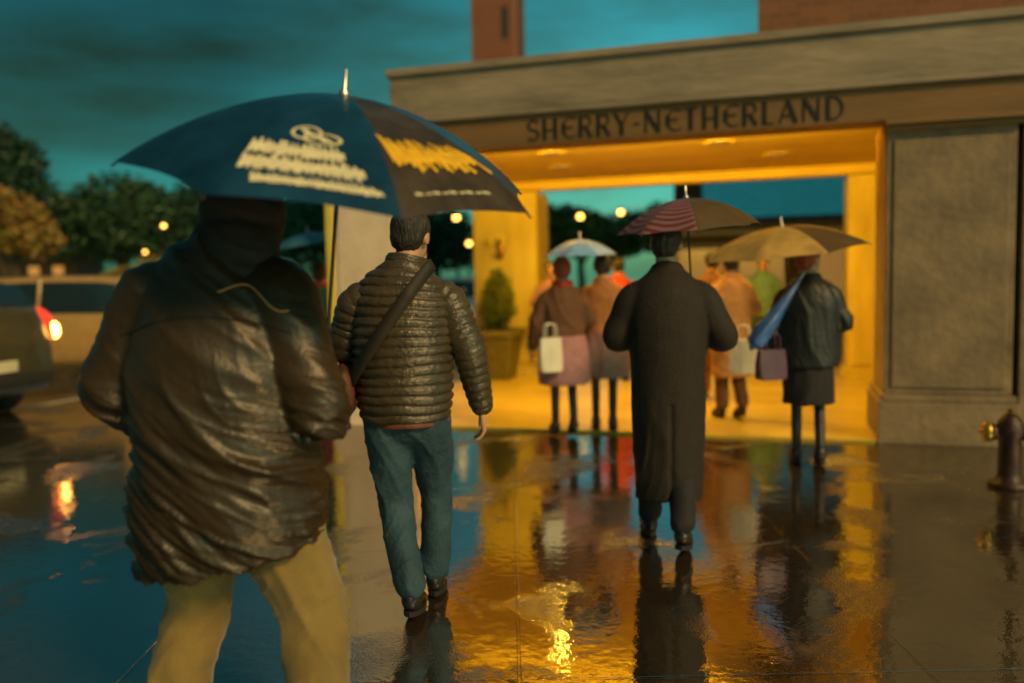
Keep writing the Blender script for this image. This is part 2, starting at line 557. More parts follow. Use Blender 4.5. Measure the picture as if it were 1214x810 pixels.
def pier(name, x0, x1, y0, y1, m, plinth, trim=None, cap=False):
    b = MB()
    b.box(x0, x1, y0, y1, plinth + .002, ZB - .002)
    # two vertical arris fillets make a raised field on the front
    b.box(x0 + .05, x1 - .05, y0 - .018, y0 + .01, plinth + .06, ZB - .16)
    p = b.build(name, m, port, bevel=.008)
    b = MB()
    b.box(x0 - .05, x1 + .05, y0 - .06, y1 + .05, 0.002, plinth - .06)
    b.box(x0 - .03, x1 + .03, y0 - .04, y1 + .03, plinth - .058, plinth)
    b.build('plinth', m, p, bevel=.01)
    if cap:
        b = MB()
        b.box(x0 - .01, x1 + .06, y0 - .07, y0 - .002, ZB - .09, ZB - .05)
        b.box(x0 - .03, x1 + .09, y0 - .11, y0 - .002, ZB - .047, ZB - .004)
        b.build('cornice', 'sign_stone', p, bevel=.006)
    if trim:
        b = MB()
        b.box(x0 - .075, x0 - .003, y0 - .03, y0 + .10, .003, ZB - .01)
        b.build('trim_strip', trim, p, bevel=.005)
    return p


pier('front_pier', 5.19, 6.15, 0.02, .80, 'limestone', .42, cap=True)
pier('front_pier', 0.03, .86, 0.02, .42, 'pier_stone_lit', .30, trim='pillar_ochre')
pier('back_pillar', 5.24, 6.12, 4.2, 4.9, 'pillar_ochre', .16)
pier('back_pillar', 0.05, 1.03, 4.2, 4.9, 'pillar_ochre', .16)

b = MB()
b.box(0.05, TW - .02, -.02, TD + 1.3, 0.006, 0.03)
fl = b.build('portico_floor', 'floor_ochre', smooth=False)
fl.matrix_world = PM
tag(fl, kind='structure')

# --- art-deco lettering drawn stroke by stroke (thick stems, thin arms, round E)


def arc(cx, cy, rx, ry, a0, a1, n=10):
    return [(cx + rx * math.cos(R(a0 + (a1 - a0) * i / n)), cy + ry * math.sin(R(a0 + (a1 - a0) * i / n))) for i in range(n + 1)]


TK, TN = .135, .055
GL = {
    'S': (.50, [(arc(.25, .74, .20, .22, 20, 250) + arc(.25, .27, .22, .24, 80, -150), .085)]),
    'H': (.66, [([(.10, 0), (.10, 1)], TK), ([(.56, 0), (.56, 1)], TK), ([(.10, .46), (.56, .46)], TN)]),
    'E': (.58, [(arc(.42, .5, .34, .47, 55, 305, 14), TN), ([(.115, .28), (.115, .72)], TK), ([(.1, .52), (.5, .52)], TN)]),
    'R': (.60, [([(.10, 0), (.10, 1)], TK), ([(.1, .96)] + arc(.34, .73, .17, .23, 90, -90) + [(.1, .5)], TN), ([(.30, .5), (.54, 0)], .11)]),
    'Y': (.62, [([(.04, 1), (.31, .45)], .12), ([(.58, 1), (.31, .45)], TN), ([(.31, .48), (.31, 0)], TK)]),
    '-': (.30, [([(.04, .46), (.26, .46)], .07)]),
    'N': (.70, [([(.08, 0), (.08, 1)], TN), ([(.08, 1), (.60, 0)], TK), ([(.60, 0), (.60, 1)], TN)]),
    'T': (.56, [([(.02, .95), (.54, .95)], TN), ([(.28, 0), (.28, .97)], TK)]),
    'L': (.46, [([(.10, 0), (.10, 1)], TK), ([(.1, .035), (.44, .035)], TN)]),
    'A': (.70, [([(.04, 0), (.34, 1)], TN), ([(.34, 1), (.64, 0)], TK), ([(.14, .32), (.53, .32)], TN)]),
    'D': (.68, [([(.10, 0), (.10, 1)], TK), ([(.1, .97)] + arc(.26, .5, .34, .47, 90, -90, 12) + [(.1, .03)], .07)]),
}


def ribbon(b, pts, w, M, th):
    n = len(pts)
    L_, R_ = [], []
    for i in range(n):
        p = V((*pts[i], 0)); q0 = V((*pts[max(i - 1, 0)], 0)); q1 = V((*pts[min(i + 1, n - 1)], 0))
        t = (q1 - q0).normalized(); s = V((-t.y, t.x, 0)) * (w / 2)
        L_.append(p + s); R_.append(p - s)
    rs = []
    for l, r in zip(L_, R_):
        rs.append([M @ V((l.x, 0, l.y)), M @ V((r.x, 0, r.y)), M @ V((r.x, -th, r.y)), M @ V((l.x, -th, l.y))])
    b.rings(rs)


text = 'SHERRY-NETHERLAND'
gap = .13
tw = sum(GL[c][0] + gap for c in text) - gap
hcap = .195
x0t, x1t = 2.10, 4.86
sx = (x1t - x0t) / tw
b = MB(); x = x0t
k = 0
for c in text:
    w, strokes = GL[c]
    for si, (pts, wd) in enumerate(strokes):
        M = Matrix.Translation((x, -.0012 - .0011 * si, ZB + .035)) @ Matrix.Diagonal((sx, 1, hcap, 1))
        ribbon(b, pts, wd, M, .008)
    x += (w + gap) * sx
lt = b.build('lettering', 'letter_black', beam, smooth=False)


def pw(x, y, z): return PM @ V((x, y, z))


# recessed downlights in the ceiling (things), and an added unseen lamp behind the front beam
def downlight(x, y, label, energy):
    e = empty('ceiling_downlight', pw(x, y, ZC), ANG, label, 'ceiling light', 'recessed lights in the portico ceiling')
    b = MB()
    n = 24
    ring = lambda r, z: [V((r * math.cos(2 * pi * j / n), r * math.sin(2 * pi * j / n), z)) for j in range(n)]
    b.rings([ring(.172, -.0015), ring(.170, -.006), ring(.112, -.006)], cap=False)
    b.rings([ring(.112, -.006), ring(.108, .0), ring(.106, .088)], 1, cap=False)
    b.build('trim_ring', ['ceiling_ochre', 'letter_black'], e, recalc=False)
    b = MB(); b.lathe([(.1, .094), (.095, .086)], 24); b.build('lamp', 'downlight', e, smooth=False)
    ld = bpy.data.lights.new('downlight_lamp', 'SPOT')
    ld.energy = energy; ld.color = (1.0, .58, .05); ld.spot_size = R(140); ld.spot_blend = 0.8; ld.shadow_soft_size = .02
    lo = bpy.data.objects.new('downlight_lamp', ld); COL.objects.link(lo); lo.parent = e; lo.location = (0, 0, .045)


DL = [(1.95, 1.55, 'recessed round ceiling light, nearest the front on the left side', 155),
      (3.75, 1.55, 'recessed round ceiling light, nearest the front on the right side', 155),
      (1.75, 2.75, 'recessed round ceiling light near the potted bush', 220),
      (4.35, 2.75, 'recessed round ceiling light near the right back pillar', 240)]
for d in DL: downlight(*d)


def strip_light():  # unseen lamp added to brighten the portico ceiling
    e = empty('added_cove_light', pw(.9, .50, ZB + .06), ANG, 'added warm linear cove light hidden behind the lettered beam', 'cove light')
    b = MB(); b.box(0, 4.2, -.05, .05, -.03, 0); b.build('tray', 'brass', e, bevel=.004)
    ld = bpy.data.lights.new('added_cove_lamp', 'AREA'); ld.shape = 'RECTANGLE'; ld.size = 4.1; ld.size_y = .06
    ld.energy = 380; ld.color = (1.0, .60, .04)
    lo = bpy.data.objects.new('added_cove_lamp', ld); COL.objects.link(lo); lo.parent = e
    lo.location = (2.1, 0, .012); lo.rotation_euler = (R(180 - 55), 0, 0)


strip_light()

# wall sconce on the left back pillar
e = empty('wall_sconce', pw(.47, 4.17, 1.88), ANG, 'small gilt wall sconce on the ochre pillar above the potted bush', 'wall lamp')
b = MB(); b.lathe([(.0, -.16), (.05, -.14), (.06, 0), (.05, .12), (0, .15)], 14, M=Matrix.Diagonal((1, .35, 1, 1)))
b.build('back_plate', 'brass', e)
for s in (-1, 1):
    b = MB(); b.tube([(0, -.02, -.05), (s * .05, -.12, -.09), (s * .1, -.15, -.02), (s * .1, -.15, .04)], [.012] * 4, 8)
    ar = b.build('arm', 'brass', e)
    b = MB(); b.lathe([(.012, 0), (.035, .01), (.055, .12), (.05, .13)], 14, M=Matrix.Translation((s * .1, -.15, .04)))
    b.build('shade', 'pillar_ochre', ar)

# ------------------------------------------------------------------ potted bush
pp = pw(.56, 3.72, 0.03)
pl = empty('potted_topiary', pp, ANG, 'clipped round-topped green bush in a tapered olive planter by the pillar', 'potted bush')
b = MB()
def sq(h, z): return [V((-h, -h, z)), V((h, -h, z)), V((h, h, z)), V((-h, h, z))]
b.rings([sq(.20, 0), sq(.285, .60)])
b.box(-.315, .315, -.315, .315, .602, .70)
pot = b.build('planter', 'planter_olive', pl, bevel=.012)
b = MB(); b.box(-.29, .29, -.29, .29, .703, .712); b.build('soil', 'soil', pl, smooth=False)
b = MB(); b.tube([(0, 0, .7), (.01, 0, 1.1)], [.025, .02], 8); b.build('stem', 'bark', pl)


def leaf_mesh(cl, count, size, jitter=.9):
    """cl: list of (center, radii). Small leaf quads through the volume, denser towards the skin"""
    b = MB()
    w = [r[0] * r[1] * r[2] for c, r in cl]
    for i in range(count):
        c, r = random.choices(cl, w)[0]
        d = V((random.gauss(0, 1), random.gauss(0, 1), random.gauss(0, 1))).normalized()
        k = random.random() ** .35
        k *= 1 + .22 * noise.noise(V((d.x * 2 + c[0], d.y * 2 + c[1], d.z * 2 + c[2])))
        p = V(c) + V((d.x * r[0] * k, d.y * r[1] * k, d.z * r[2] * k))
        a = V((random.gauss(0, 1), random.gauss(0, 1), random.gauss(0, 1))).normalized()
        t = a.cross(V((random.gauss(0, 1), random.gauss(0, 1), random.gauss(0, 1)))).normalized()
        s = size * random.uniform(.6, 1.3)
        q = a.cross(t)
        b.add([p - a * s, p + t * s * .45 + q * s * .1, p + a * s, p - t * s * .45 + q * s * .1], [(0, 1, 2, 3)], 0 if random.random() < .7 else 1)
    return b


cl = [((0, 0, 1.02), (.27, .27, .32)), ((.02, 0, 1.25), (.21, .21, .24)), ((0, 0, 1.45), (.12, .12, .14))]
leaf_mesh(cl, 5200, .026).build('foliage', ['leaf_box', 'leaf_olive'], pl, smooth=False, recalc=False)

# ------------------------------------------------------------------ people
def hand(b, wrist, d, pn, thumb, curl=.5, sc_=1.0):
    """palm + five fingers. d: direction of fingers, pn: palm-facing normal, thumb: side the thumb leaves on"""
    d = d.normalized(); pn = (pn - d * pn.dot(d)).normalized(); sd = thumb - d * thumb.dot(d) - pn * thumb.dot(pn); sd.normalize()
    L = .098 * sc_
    for k in range(4):
        o_ = (k - 1.5) * .0195 * sc_
        p = wrist + sd * (-o_)
        b.tube([wrist + sd * (-o_ * .55), wrist + d * L * .5 - sd * o_, wrist + d * L - sd * o_ * 1.05], [.015 * sc_, .0155 * sc_, .0125 * sc_], 8, 3, ref=pn)
    for k, ln in enumerate((.072, .080, .075, .058)):
        o_ = (k - 1.5) * .0205 * sc_
        p = wrist + d * L * .95 - sd * o_ * 1.1
        pts = [p]; ang = .15 + curl * .5
        for seg in (.42, .32, .26):
            dd = d * math.cos(ang) + pn * math.sin(ang)
            p = p + dd * ln * seg * sc_; pts.append(p); ang += curl * .75
        b.tube(pts, [.0095 * sc_, .009 * sc_, .0082 * sc_, .007 * sc_], 8, 3, ref=sd)
    p = wrist + d * L * .25 + sd * .030 * sc_
    pts = [p]
    for seg, an in ((.04, .75), (.032, .5), (.025, .3)):
        dd = (d * math.cos(an) + sd * math.sin(an) + pn * .35 * curl).normalized()
        p = p + dd * seg * sc_; pts.append(p)
    b.tube(pts, [.014 * sc_, .0115 * sc_, .010 * sc_, .0085 * sc_], 8, 3, ref=pn)


def head_frame(f, tilt):
    f = V(f).normalized()
    up = V((0, 0, 1)); s = f.cross(up).normalized(); up = s.cross(f).normalized()
    M = Matrix((s, f, up)).transposed()          # local x=right y=forward z=up
    return M @ Matrix.Rotation(tilt, 3, 'Y')


def body(root, J, skin='skin', voxel=.009, thick=1.0, bare_legs=False):
    b = MB()
    hc = V(J['head']); HM = head_frame(J.get('face', (0, 1, 0)), J.get('tilt', 0.0))
    k = J.get('hs', 1.0)
    hp = lambda x, y, z: hc + HM @ V((x * k, y * k, z * k))
    M4 = HM
    b.ell(hc + HM @ V((0, -.008, .022)) * k, (.076 * k, .097 * k, .098 * k), 20, 14, M=M4)
    b.ell(hp(0, .022, -.045), (.058 * k, .068 * k, .074 * k), 18, 12, M=M4)
    b.tube([hp(0, .088, .015), hp(0, .104, -.012), hp(0, .112, -.028)], [.010 * k, .013 * k, .016 * k], 8, 3)     # nose
    b.tube([hp(-.034, .083, .030), hp(0, .092, .030), hp(.034, .083, .030)], [.008 * k] * 3, 8, 3, ref=(0, 0, 1))    # brow
    b.tube([hp(-.02, .084, -.062), hp(0, .091, -.062), hp(.02, .084, -.062)], [.008 * k] * 3, 8, 3, ref=(0, 0, 1))   # lips
    b.ell(hp(0, .075, -.098), (.024 * k, .02 * k, .02 * k), M=M4)
    for s in (-1, 1):
        b.ell(hp(s * .033, .080, .008), (.014 * k, .011 * k, .009 * k), 10, 8, M=M4)
        b.ell(hp(s * .079, -.008, -.005), (.011 * k, .022 * k, .034 * k), 10, 8, M=M4)
    nk = V(J['neck'])
    b.tube([nk - V((0, 0, .06)), nk, hp(0, -.02, -.07), hp(0, -.01, 0)], [.075, .060, .055 * k, .05 * k], 14, 4)
    pel, che = V(J['pelvis']), V(J['chest'])
    t = thick
    b.tube([pel - V((0, 0, .05)), pel + V((0, 0, .05)), (pel + che) / 2, che, nk - V((0, 0, .09)), nk - V((0, 0, .03))],
           [(.15 * t, .11 * t), (.155 * t, .11 * t), (.14 * t, .105 * t), (.165 * t, .115 * t), (.13 * t, .085 * t), (.06, .06)], 20, 5)
    for s, sg in (('L', -1), ('R', 1)):
        sh, el, wr = V(J['sh' + s]), V(J['el' + s]), V(J['wr' + s])
        b.tube([che + (sh - che) * .5, sh, (sh + el) / 2, el, el + (wr - el) * .35, wr], [.06 * t, .055 * t, .047 * t, .039, .039, .028], 12, 4)
        hd = V(J.get('hd' + s, wr - el)); pn = V(J.get('pn' + s, (-sg, 0, 0))); th = V(J.get('th' + s, (0, 1, 0)))
        hand(b, wr + (wr - el).normalized() * .008, hd, pn, th, J.get('curl' + s, .5), J.get('hands', 1.0))
        hi, kn, an = V(J['hip' + s]), V(J['kn' + s]), V(J['an' + s])
        lt_ = .74 if bare_legs else .92
        b.tube([pel + (hi - pel) * .4, hi, (hi + kn) / 2, kn, kn + (an - kn) * .32 + V((0, -.012, 0)), an], [.10 * t, .092 * lt_, .075 * lt_, .055 * lt_, .052 * lt_, .036 * lt_], 14, 4)
        toe = V(J.get('toe' + s, an + V((0, .16, -.05))))
        heel = an + (an - toe).normalized() * .05 + V((0, 0, -.05))
        b.tube([an, an + V((0, 0, -.035)), an * .5 + toe * .5 + V((0, 0, -.012)), toe], [.034, .036, (.037, .028), (.035, .018)], 10, 4)
        b.tube([heel + V((0, 0, .02)), an + V((0, 0, -.04))], [.026, .034], 10, 2)
    o = b.build('body', [skin, 'skin_lip', 'eye', 'hosiery'], root)
    remesh(o, voxel, 2, .4)
    for p in o.data.polygons:
        c = HM.transposed() @ (p.center - hc) / k
        if p.center.z < (.62 if bare_legs else .30): p.material_index = 3
        if c.y > .06:
            if abs(abs(c.x) - .033) < .011 and abs(c.z - .008) < .006 and c.y > .084: p.material_index = 2
            elif abs(c.x) < .024 and abs(c.z + .062) < .0085 and c.y > .083: p.material_index = 1
    return o, hp, HM


def hair(root, hp, HM, m, long=0.0, k=1.0):
    """cap of hair over the crown and back, with an uneven lower edge"""
    b = MB()
    b.ell(hp(0, -.018, .034), (.086 * k, .100 * k, .098 * k), 26, 18, M=HM)
    b.ell(hp(0, -.046, -.005), (.076 * k, .064 * k, .075 * k), 22, 14, M=HM)
    if long: b.tube([hp(0, -.06, 0), hp(0, -.075, -.1), hp(0, -.07, -.1 - long)], [(.075, .05), (.08, .045), (.06, .03)], 14, 4)
    o = b.build('hair', m, root)
    remesh(o, .008, 2)
    # cut the face free
    bm = bmesh.new(); bm.from_mesh(o.data)
    c0 = hp(0, 0, 0)
    dl = [f for f in bm.faces if (lambda q: q.y > .060 - .25 * max(0, q.z - .02) * 0 and q.z < .078)(HM.transposed() @ (f.calc_center_median() - c0) / k)]
    bmesh.ops.delete(bm, geom=dl, context='FACES')
    bm.to_mesh(o.data); bm.free()
    folds(o, lambda p, n: .006 * noise.noise(V((p.x * 50, p.y * 50, p.z * 14))))
    return o


def sleeve_path(J, s, cuff=1.0):
    sh, el, wr = V(J['sh' + s]), V(J['el' + s]), V(J['wr' + s])
    nk = V(J['neck'])
    return [sh * .5 + nk * .5 + V((0, 0, -.035)), sh, (sh + el) / 2, el, (el + wr) / 2, el + (wr - el) * cuff]


def shoes(root, J, m='shoe', heel=False):
    for s in 'LR':
        an = V(J['an' + s]); toe = V(J.get('toe' + s, an + V((0, .16, -.05))))
        d = (toe - an); d.z = 0; d.normalize()
        z0 = min(toe.z, an.z - .06)
        b = MB()
        b.tube([an + V((0, 0, .015)), an + V((0, 0, -.03)) - d * .005, an * .55 + toe * .45 + V((0, 0, .004)), toe + V((0, 0, .004)), toe + d * .03],
               [.043, .046, (.046, .036), (.045, .030), (.03, .018)], 14, 4)
        hp_ = an - d * .03 + V((0, 0, -.055))
        b.tube([hp_ + V((0, 0, .03)), an + V((0, 0, -.04))], [.036, .042], 12, 2)
        o = b.build('shoe', m, root); remesh(o, .008, 2)
        b = MB()                                                        # sole follows the foot
        c0 = an - d * .055; c1 = toe + d * .045
        sd = V((-d.y, d.x, 0)); n = 14; zt = [(-.055, an.z - .075), ]
        rs = []
        for dz in (0.0, .022):
            ring = []
            for j in range(n):
                a_ = 2 * pi * j / n
                q = (c0 + c1) / 2 + d * (math.cos(a_) * (c1 - c0).length / 2 * 1) + sd * math.sin(a_) * .045
                f_ = (math.cos(a_) + 1) / 2
                q.z = (an.z - .082) * (1 - f_) + (toe.z - .032) * f_ + dz
                ring.append(q)
            rs.append(ring)
        b.rings(rs); b.build('sole', 'black_cloth', o, smooth=False)


def trousers(root, J, m, w=1.0, name='trousers', voxel=.009, amp=.008, seat=(.165, .125), hem=.055):
    b = MB()
    pel = V(J['pelvis'])
    b.tube([pel + V((0, 0, .12)), pel + V((0, 0, .02)), pel - V((0, -.0, .06))], [(seat[0] * .95, seat[1] * .95), seat, (seat[0] * .9, seat[1] * .95)], 22, 4)
    for s in 'LR':
        hi, kn, an = V(J['hip' + s]), V(J['kn' + s]), V(J['an' + s])
        b.tube([pel * .5 + hi * .5 + V((0, 0, -.02)), hi + V((0, 0, -.04)), (hi + kn) / 2, kn, (kn + an) / 2 + V((0, -.012, 0)), an + V((0, -.01, .045))],
               [.115 * w, .108 * w, .095 * w, .078 * w, .073 * w, hem * w * 1.28], 18, 5)
    o = b.build(name, m, root)
    remesh(o, voxel, 3)
    sd = random.random() * 50

    def fn(p, n):
        zz = p.z
        q = V((p.x * 9 + zz * 3.5 + sd, p.y * 7, zz * 3.2 + p.x * 5))
        q2 = V((p.x * 7 - sd, p.y * 7, zz * 11 - p.x * 9))
        return amp * (ridged(q) ** 2 - .4) + amp * .55 * (ridged(q2) ** 3 - .3)
    folds(o, fn)
    return o


# ---------- man in the dark jacket under the big umbrella (left foreground)
LX, LY = (264 - 607) * 2.42 / F, 2.42
man = empty('person', (LX, LY, 0.004), R(-4), 'person in a creased olive jacket and khaki trousers, striding under the big blue umbrella', 'person')
J = dict(head=(.055, .10, 1.665), face=(.35, 1, -.25), neck=(.03, .05, 1.535), chest=(0, 0, 1.30), pelvis=(0, 0, .93),
         shL=(-.20, .0, 1.435), elL=(-.335, -.02, 1.17), wrL=(-.27, .17, 1.02), hdL=(.2, .8, -.2), pnL=(1, 0, 0), thL=(0, .2, 1),
         shR=(.165, .0, 1.435), elR=(.305, -.09, 1.12), wrR=(.245, .12, 1.14), hdR=(-.25, .9, .2), pnR=(-1, 0, 0), thR=(0, 0, 1), curlR=1.15, curlL=.7,
         hipL=(-.10, 0, .90), knL=(-.16, .10, .50), anL=(-.245, .02, .095), toeL=(-.26, .18, .036),
         hipR=(.10, 0, .90), knR=(.22, .03, .50), anR=(.315, -.20, .13), toeR=(.34, -.05, .036))
_, hp, HM = body(man, J, thick=1.05, voxel=.009)
hair(man, hp, HM, 'hair_dark')
b = MB()
b.tube([(0, 0, .665), (0, -.01, .80), (0, -.02, 1.0), (-.01, -.02, 1.2), (-.02, 0, 1.36), (-.01, .02, 1.48), (.02, .035, 1.575), (.028, .05, 1.60)],
       [(.285, .20), (.290, .215), (.275, .21), (.262, .20), (.245, .18), (.20, .145), (.12, .105), (.085, .085)], 36, 6, rnd=False)
for s in 'LR':
    b.tube(sleeve_path(J, s, .96), [.10, .112, .098, .088, .076, .06], 20, 6)
jk = b.build('jacket', 'olive_nylon', man)
for v in jk.data.vertices:
    if v.co.z < .9: v.co.z += (v.co.x * .22 + .03) * min(1, (.9 - v.co.z) / .23)
remesh(jk, .0075, 6)
fd1 = fold_fn((.80, .0, -.60), .017, .85, 13, .7, 3.1, mask=lambda p: max(.15, min(1, (1.34 - p.z) / .25)))
fd2 = fold_fn((.88, .0, -.47), .013, 1.1, 25, .8, 9.7, mask=lambda p: max(.1, min(1, (1.25 - p.z) / .25)))
fd3 = fold_fn((.70, .0, -.72), .008, 1.1, 6, .8, 21.3)
folds(jk, lambda p, n: fd1(p, n) + fd2(p, n) + fd3(p, n))
from mathutils.bvhtree import BVHTree
bv = BVHTree.FromPolygons([v.co for v in jk.data.vertices], [p.vertices for p in jk.data.polygons])


def on_back(x, z):
    h = bv.ray_cast(V((x, -1, z)), V((0, 1, 0)))
    return (h[0] + V((0, -.003, 0))) if h[0] else V((x, -.2, z))


b = MB(); b.tube([on_back(.245 - .49 * i / 24, 1.345 + .05 * math.sin(pi * i / 24)) for i in range(25)], [.0022] * 25, 6, 2); b.build('yoke_seam', 'black_hood', jk)
b = MB(); b.tube([on_back(.05 + .185 * i / 14, 1.475 - .055 * i / 14 - .022 * math.sin(2 * pi * i / 14 + 2.4)) for i in range(15)], [.0026] * 15, 6, 2); b.build('piping', 'tan_cloth', jk)
b = MB()       # raised hood and collar
b.ell(hp(0, -.03, .02), (.118, .135, .135), 24, 16, M=HM)
b.tube([(.03, .03, 1.50), (.035, .04, 1.58), (.05, .075, 1.64)], [(.165, .125), (.135, .12), (.11, .11)], 22, 5)
hd = b.build('hood', 'black_hood', man); remesh(hd, .009, 4)
bm = bmesh.new(); bm.from_mesh(hd.data); c0 = hp(0, 0, 0)
bmesh.ops.delete(bm, geom=[f for f in bm.faces if (lambda q: q.y > .062 and abs(q.x) < .08 and -.13 < q.z < .1)(HM.transposed() @ (f.calc_center_median() - c0))], context='FACES')
bm.to_mesh(hd.data); bm.free()
folds(hd, fold_fn((.8, 0, -.5), .006, 3, 14, .8, 4.4))
trousers(man, J, 'khaki', 1.27, amp=.011, seat=(.20, .15), hem=.062)
shoes(man, J)

# ---------- man in the quilted jacket
D2 = 3.66
px2 = (478 - 607) * D2 / F
man2 = empty('person', (px2, D2, 0.004), R(3), 'person in a brown quilted jacket and jeans, dark strap across the back', 'person')
J = dict(head=(.045, .06, 1.665), face=(.45, 1, -.12), neck=(.03, .02, 1.545), chest=(0, 0, 1.30), pelvis=(.01, .0, .92), tilt=.06,
         shL=(-.188, .0, 1.385), elL=(-.265, .06, 1.19), wrL=(-.15, .27, 1.13), hdL=(.5, .8, 0), pnL=(1, -.3, 0), thL=(0, 0, 1),
         shR=(.192, .0, 1.385), elR=(.285, -.02, 1.165), wrR=(.335, .06, .905), hdR=(.05, .12, -1), pnR=(-1, 0, 0), thR=(0, 1, 0), curlR=.55,
         hipL=(-.085, 0, .88), knL=(-.06, .03, .49), anL=(.01, -.12, .13), toeL=(.03, .03, .04),
         hipR=(.095, 0, .88), knR=(.115, .16, .50), anR=(.10, .18, .10), toeR=(.11, .34, .036))
_, hp, HM = body(man2, J, voxel=.008)
hair(man2, hp, HM, 'hair_dark')
QP = .040


def quilt(amp, per):
    def f(l, u, th):
        w = 2.2 * noise.noise(V((math.cos(th) * 1.6, math.sin(th) * 1.6, l * 6)))
        x = (l + .004 * w) / per
        puck = 1 + .35 * noise.noise(V((math.cos(th) * 6, math.sin(th) * 6, l * 14)))
        return 1 + amp * puck * (abs(math.sin(pi * x)) ** .55 - .6)
    return f


b = MB()
b.tube([(0, 0, .875), (0, -.005, .96), (0, -.01, 1.10), (0, -.01, 1.25), (.005, 0, 1.38), (.012, .01, 1.47), (.02, .015, 1.535), (.025, .02, 1.575)],
       [(.190, .150), (.205, .160), (.212, .165), (.216, .165), (.212, .155), (.178, .13), (.105, .10), (.085, .088)], 64, 26, rnd=False, mod=quilt(.085, QP))
jk = b.build('jacket', 'puffer', man2)
for s in 'LR':
    b = MB()
    b.tube(sleeve_path(J, s, .97), [.062, .079, .080, .074, .064, .052], 36, 24, mod=quilt(.11, QP))
    b.build('sleeve', 'puffer', jk)
b = MB()
b.tube([(.022, .018, 1.545), (.028, .022, 1.578)], [(.095, .098), (.086, .09)], 30, 8, rnd=False, mod=quilt(.08, .025))
b.build('collar', 'puffer', jk)
# crossbody strap hugging the back, bag on the left hip
b = MB(); prev = []
for i in range(25):
    u = i / 24
    th = R(62) - u * R(175)
    xx = .135 - .36 * u; zz = 1.545 - .45 * u - .05 * u * u
    rx = .205 + .04 * math.sin(pi * u); yy = -.185 * math.sqrt(max(0, 1 - (xx / .25) ** 2)) * min(1, .45 + u * 2.2) - .012
    prev.append(V((xx, yy, zz)))
rs = []
for i, p in enumerate(prev):
    t = (prev[min(i + 1, 24)] - prev[max(i - 1, 0)]).normalized(); nn = V((p.x * .8, p.y - .02, 0)).normalized(); sd = t.cross(nn).normalized()
    rs.append([p + sd * .027, p - sd * .027, p - sd * .027 + nn * .008, p + sd * .027 + nn * .008])
b.rings(rs)
xb = empty('crossbody_bag', man2.location + V((-.235, .03, 1.0)), R(3), 'brown crossbody bag at the left hip of the quilted jacket', 'bag')
st = b.build('strap', 'strap', xb)
st.location = (.235, -.03, -1.0)
b = MB(); b.tube([(-.02, -.13, 0), (-.035, 0, 0), (-.02, .13, 0)], [(.045, .11), (.06, .125), (.045, .11)], 16, 5, ref=(0, 0, 1))
b.build('pouch', 'bag_brown', xb)
b = MB(); b.tube([(-.085, -.10, .06), (-.10, 0, .05), (-.085, .1, .06)], [(.012, .07)] * 3, 10, 4, ref=(0, 0, 1)); b.build('flap', 'bag_brown', xb)
trousers(man2, J, 'jeans', .98, 'jeans', amp=.009, seat=(.175, .13))
shoes(man2, J)
b = MB(); b.tube([(-.165, -.02, .862), (-.06, -.130, .866), (.08, -.130, .866), (.185, -.02, .862)], [(.008, .018)] * 4, 8, 6, ref=(0, 0, 1))
b.build('belt', 'bag_brown', man2)

# ---------- man in the long black coat
D3 = 4.5
man3 = empty('person', ((792 - 607) * D3 / F, D3, 0.004), R(-8), 'person in a long black overcoat seen from behind, below a striped umbrella', 'person')
J = dict(head=(.0, .05, 1.63), face=(.25, 1, -.1), neck=(0, .02, 1.51), chest=(0, 0, 1.28), pelvis=(0, 0, .90),
         shL=(-.180, 0, 1.345), elL=(-.275, .03, 1.14), wrL=(-.17, .27, 1.10), hdL=(.4, .8, .1), pnL=(1, 0, 0), thL=(0, 0, 1), curlL=.9,
         shR=(.180, 0, 1.345), elR=(.295, .0, 1.13), wrR=(.13, .24, 1.18), hdR=(-.5, .6, .4), pnR=(-1, 0, 0), thR=(0, .2, 1), curlR=1.1,
         hipL=(-.09, 0, .87), knL=(-.09, .14, .49), anL=(-.10, .16, .10), toeL=(-.115, .32, .036),
         hipR=(.09, 0, .87), knR=(.08, .0, .48), anR=(.06, -.22, .15), toeR=(.08, -.09, .038))
_, hp, HM = body(man3, J)
hair(man3, hp, HM, 'hair_dark')
b = MB()
b.tube([(.0, .0, .27), (0, 0, .5), (0, 0, .75), (0, 0, .98), (0, -.005, 1.2), (0, 0, 1.35), (0, .01, 1.43), (0, .02, 1.49), (0, .03, 1.53)],
       [(.180, .155), (.188, .16), (.198, .165), (.200, .165), (.215, .165), (.205, .15), (.165, .125), (.10, .095), (.078, .085)], 34, 7, rnd=False)
for s in 'LR': b.tube(sleeve_path(J, s, .97), [.07, .086, .084, .078, .068, .058], 18, 6)
ct = b.build('overcoat', 'black_wool', man3); remesh(ct, .01, 14)
fa = fold_fn((.1, 0, 1), .012, 1.4, 9, .8, 1.7, mask=lambda p: max(.2, min(1, (1.2 - p.z))))
folds(ct, lambda p, n: fa(p, n) - .012 * math.exp(-((p.x - .01) / .012) ** 2) * (1 if p.z < .8 and p.y < 0 else 0))
trousers(man3, J, 'black_cloth', .95, amp=.006)
shoes(man3, J)


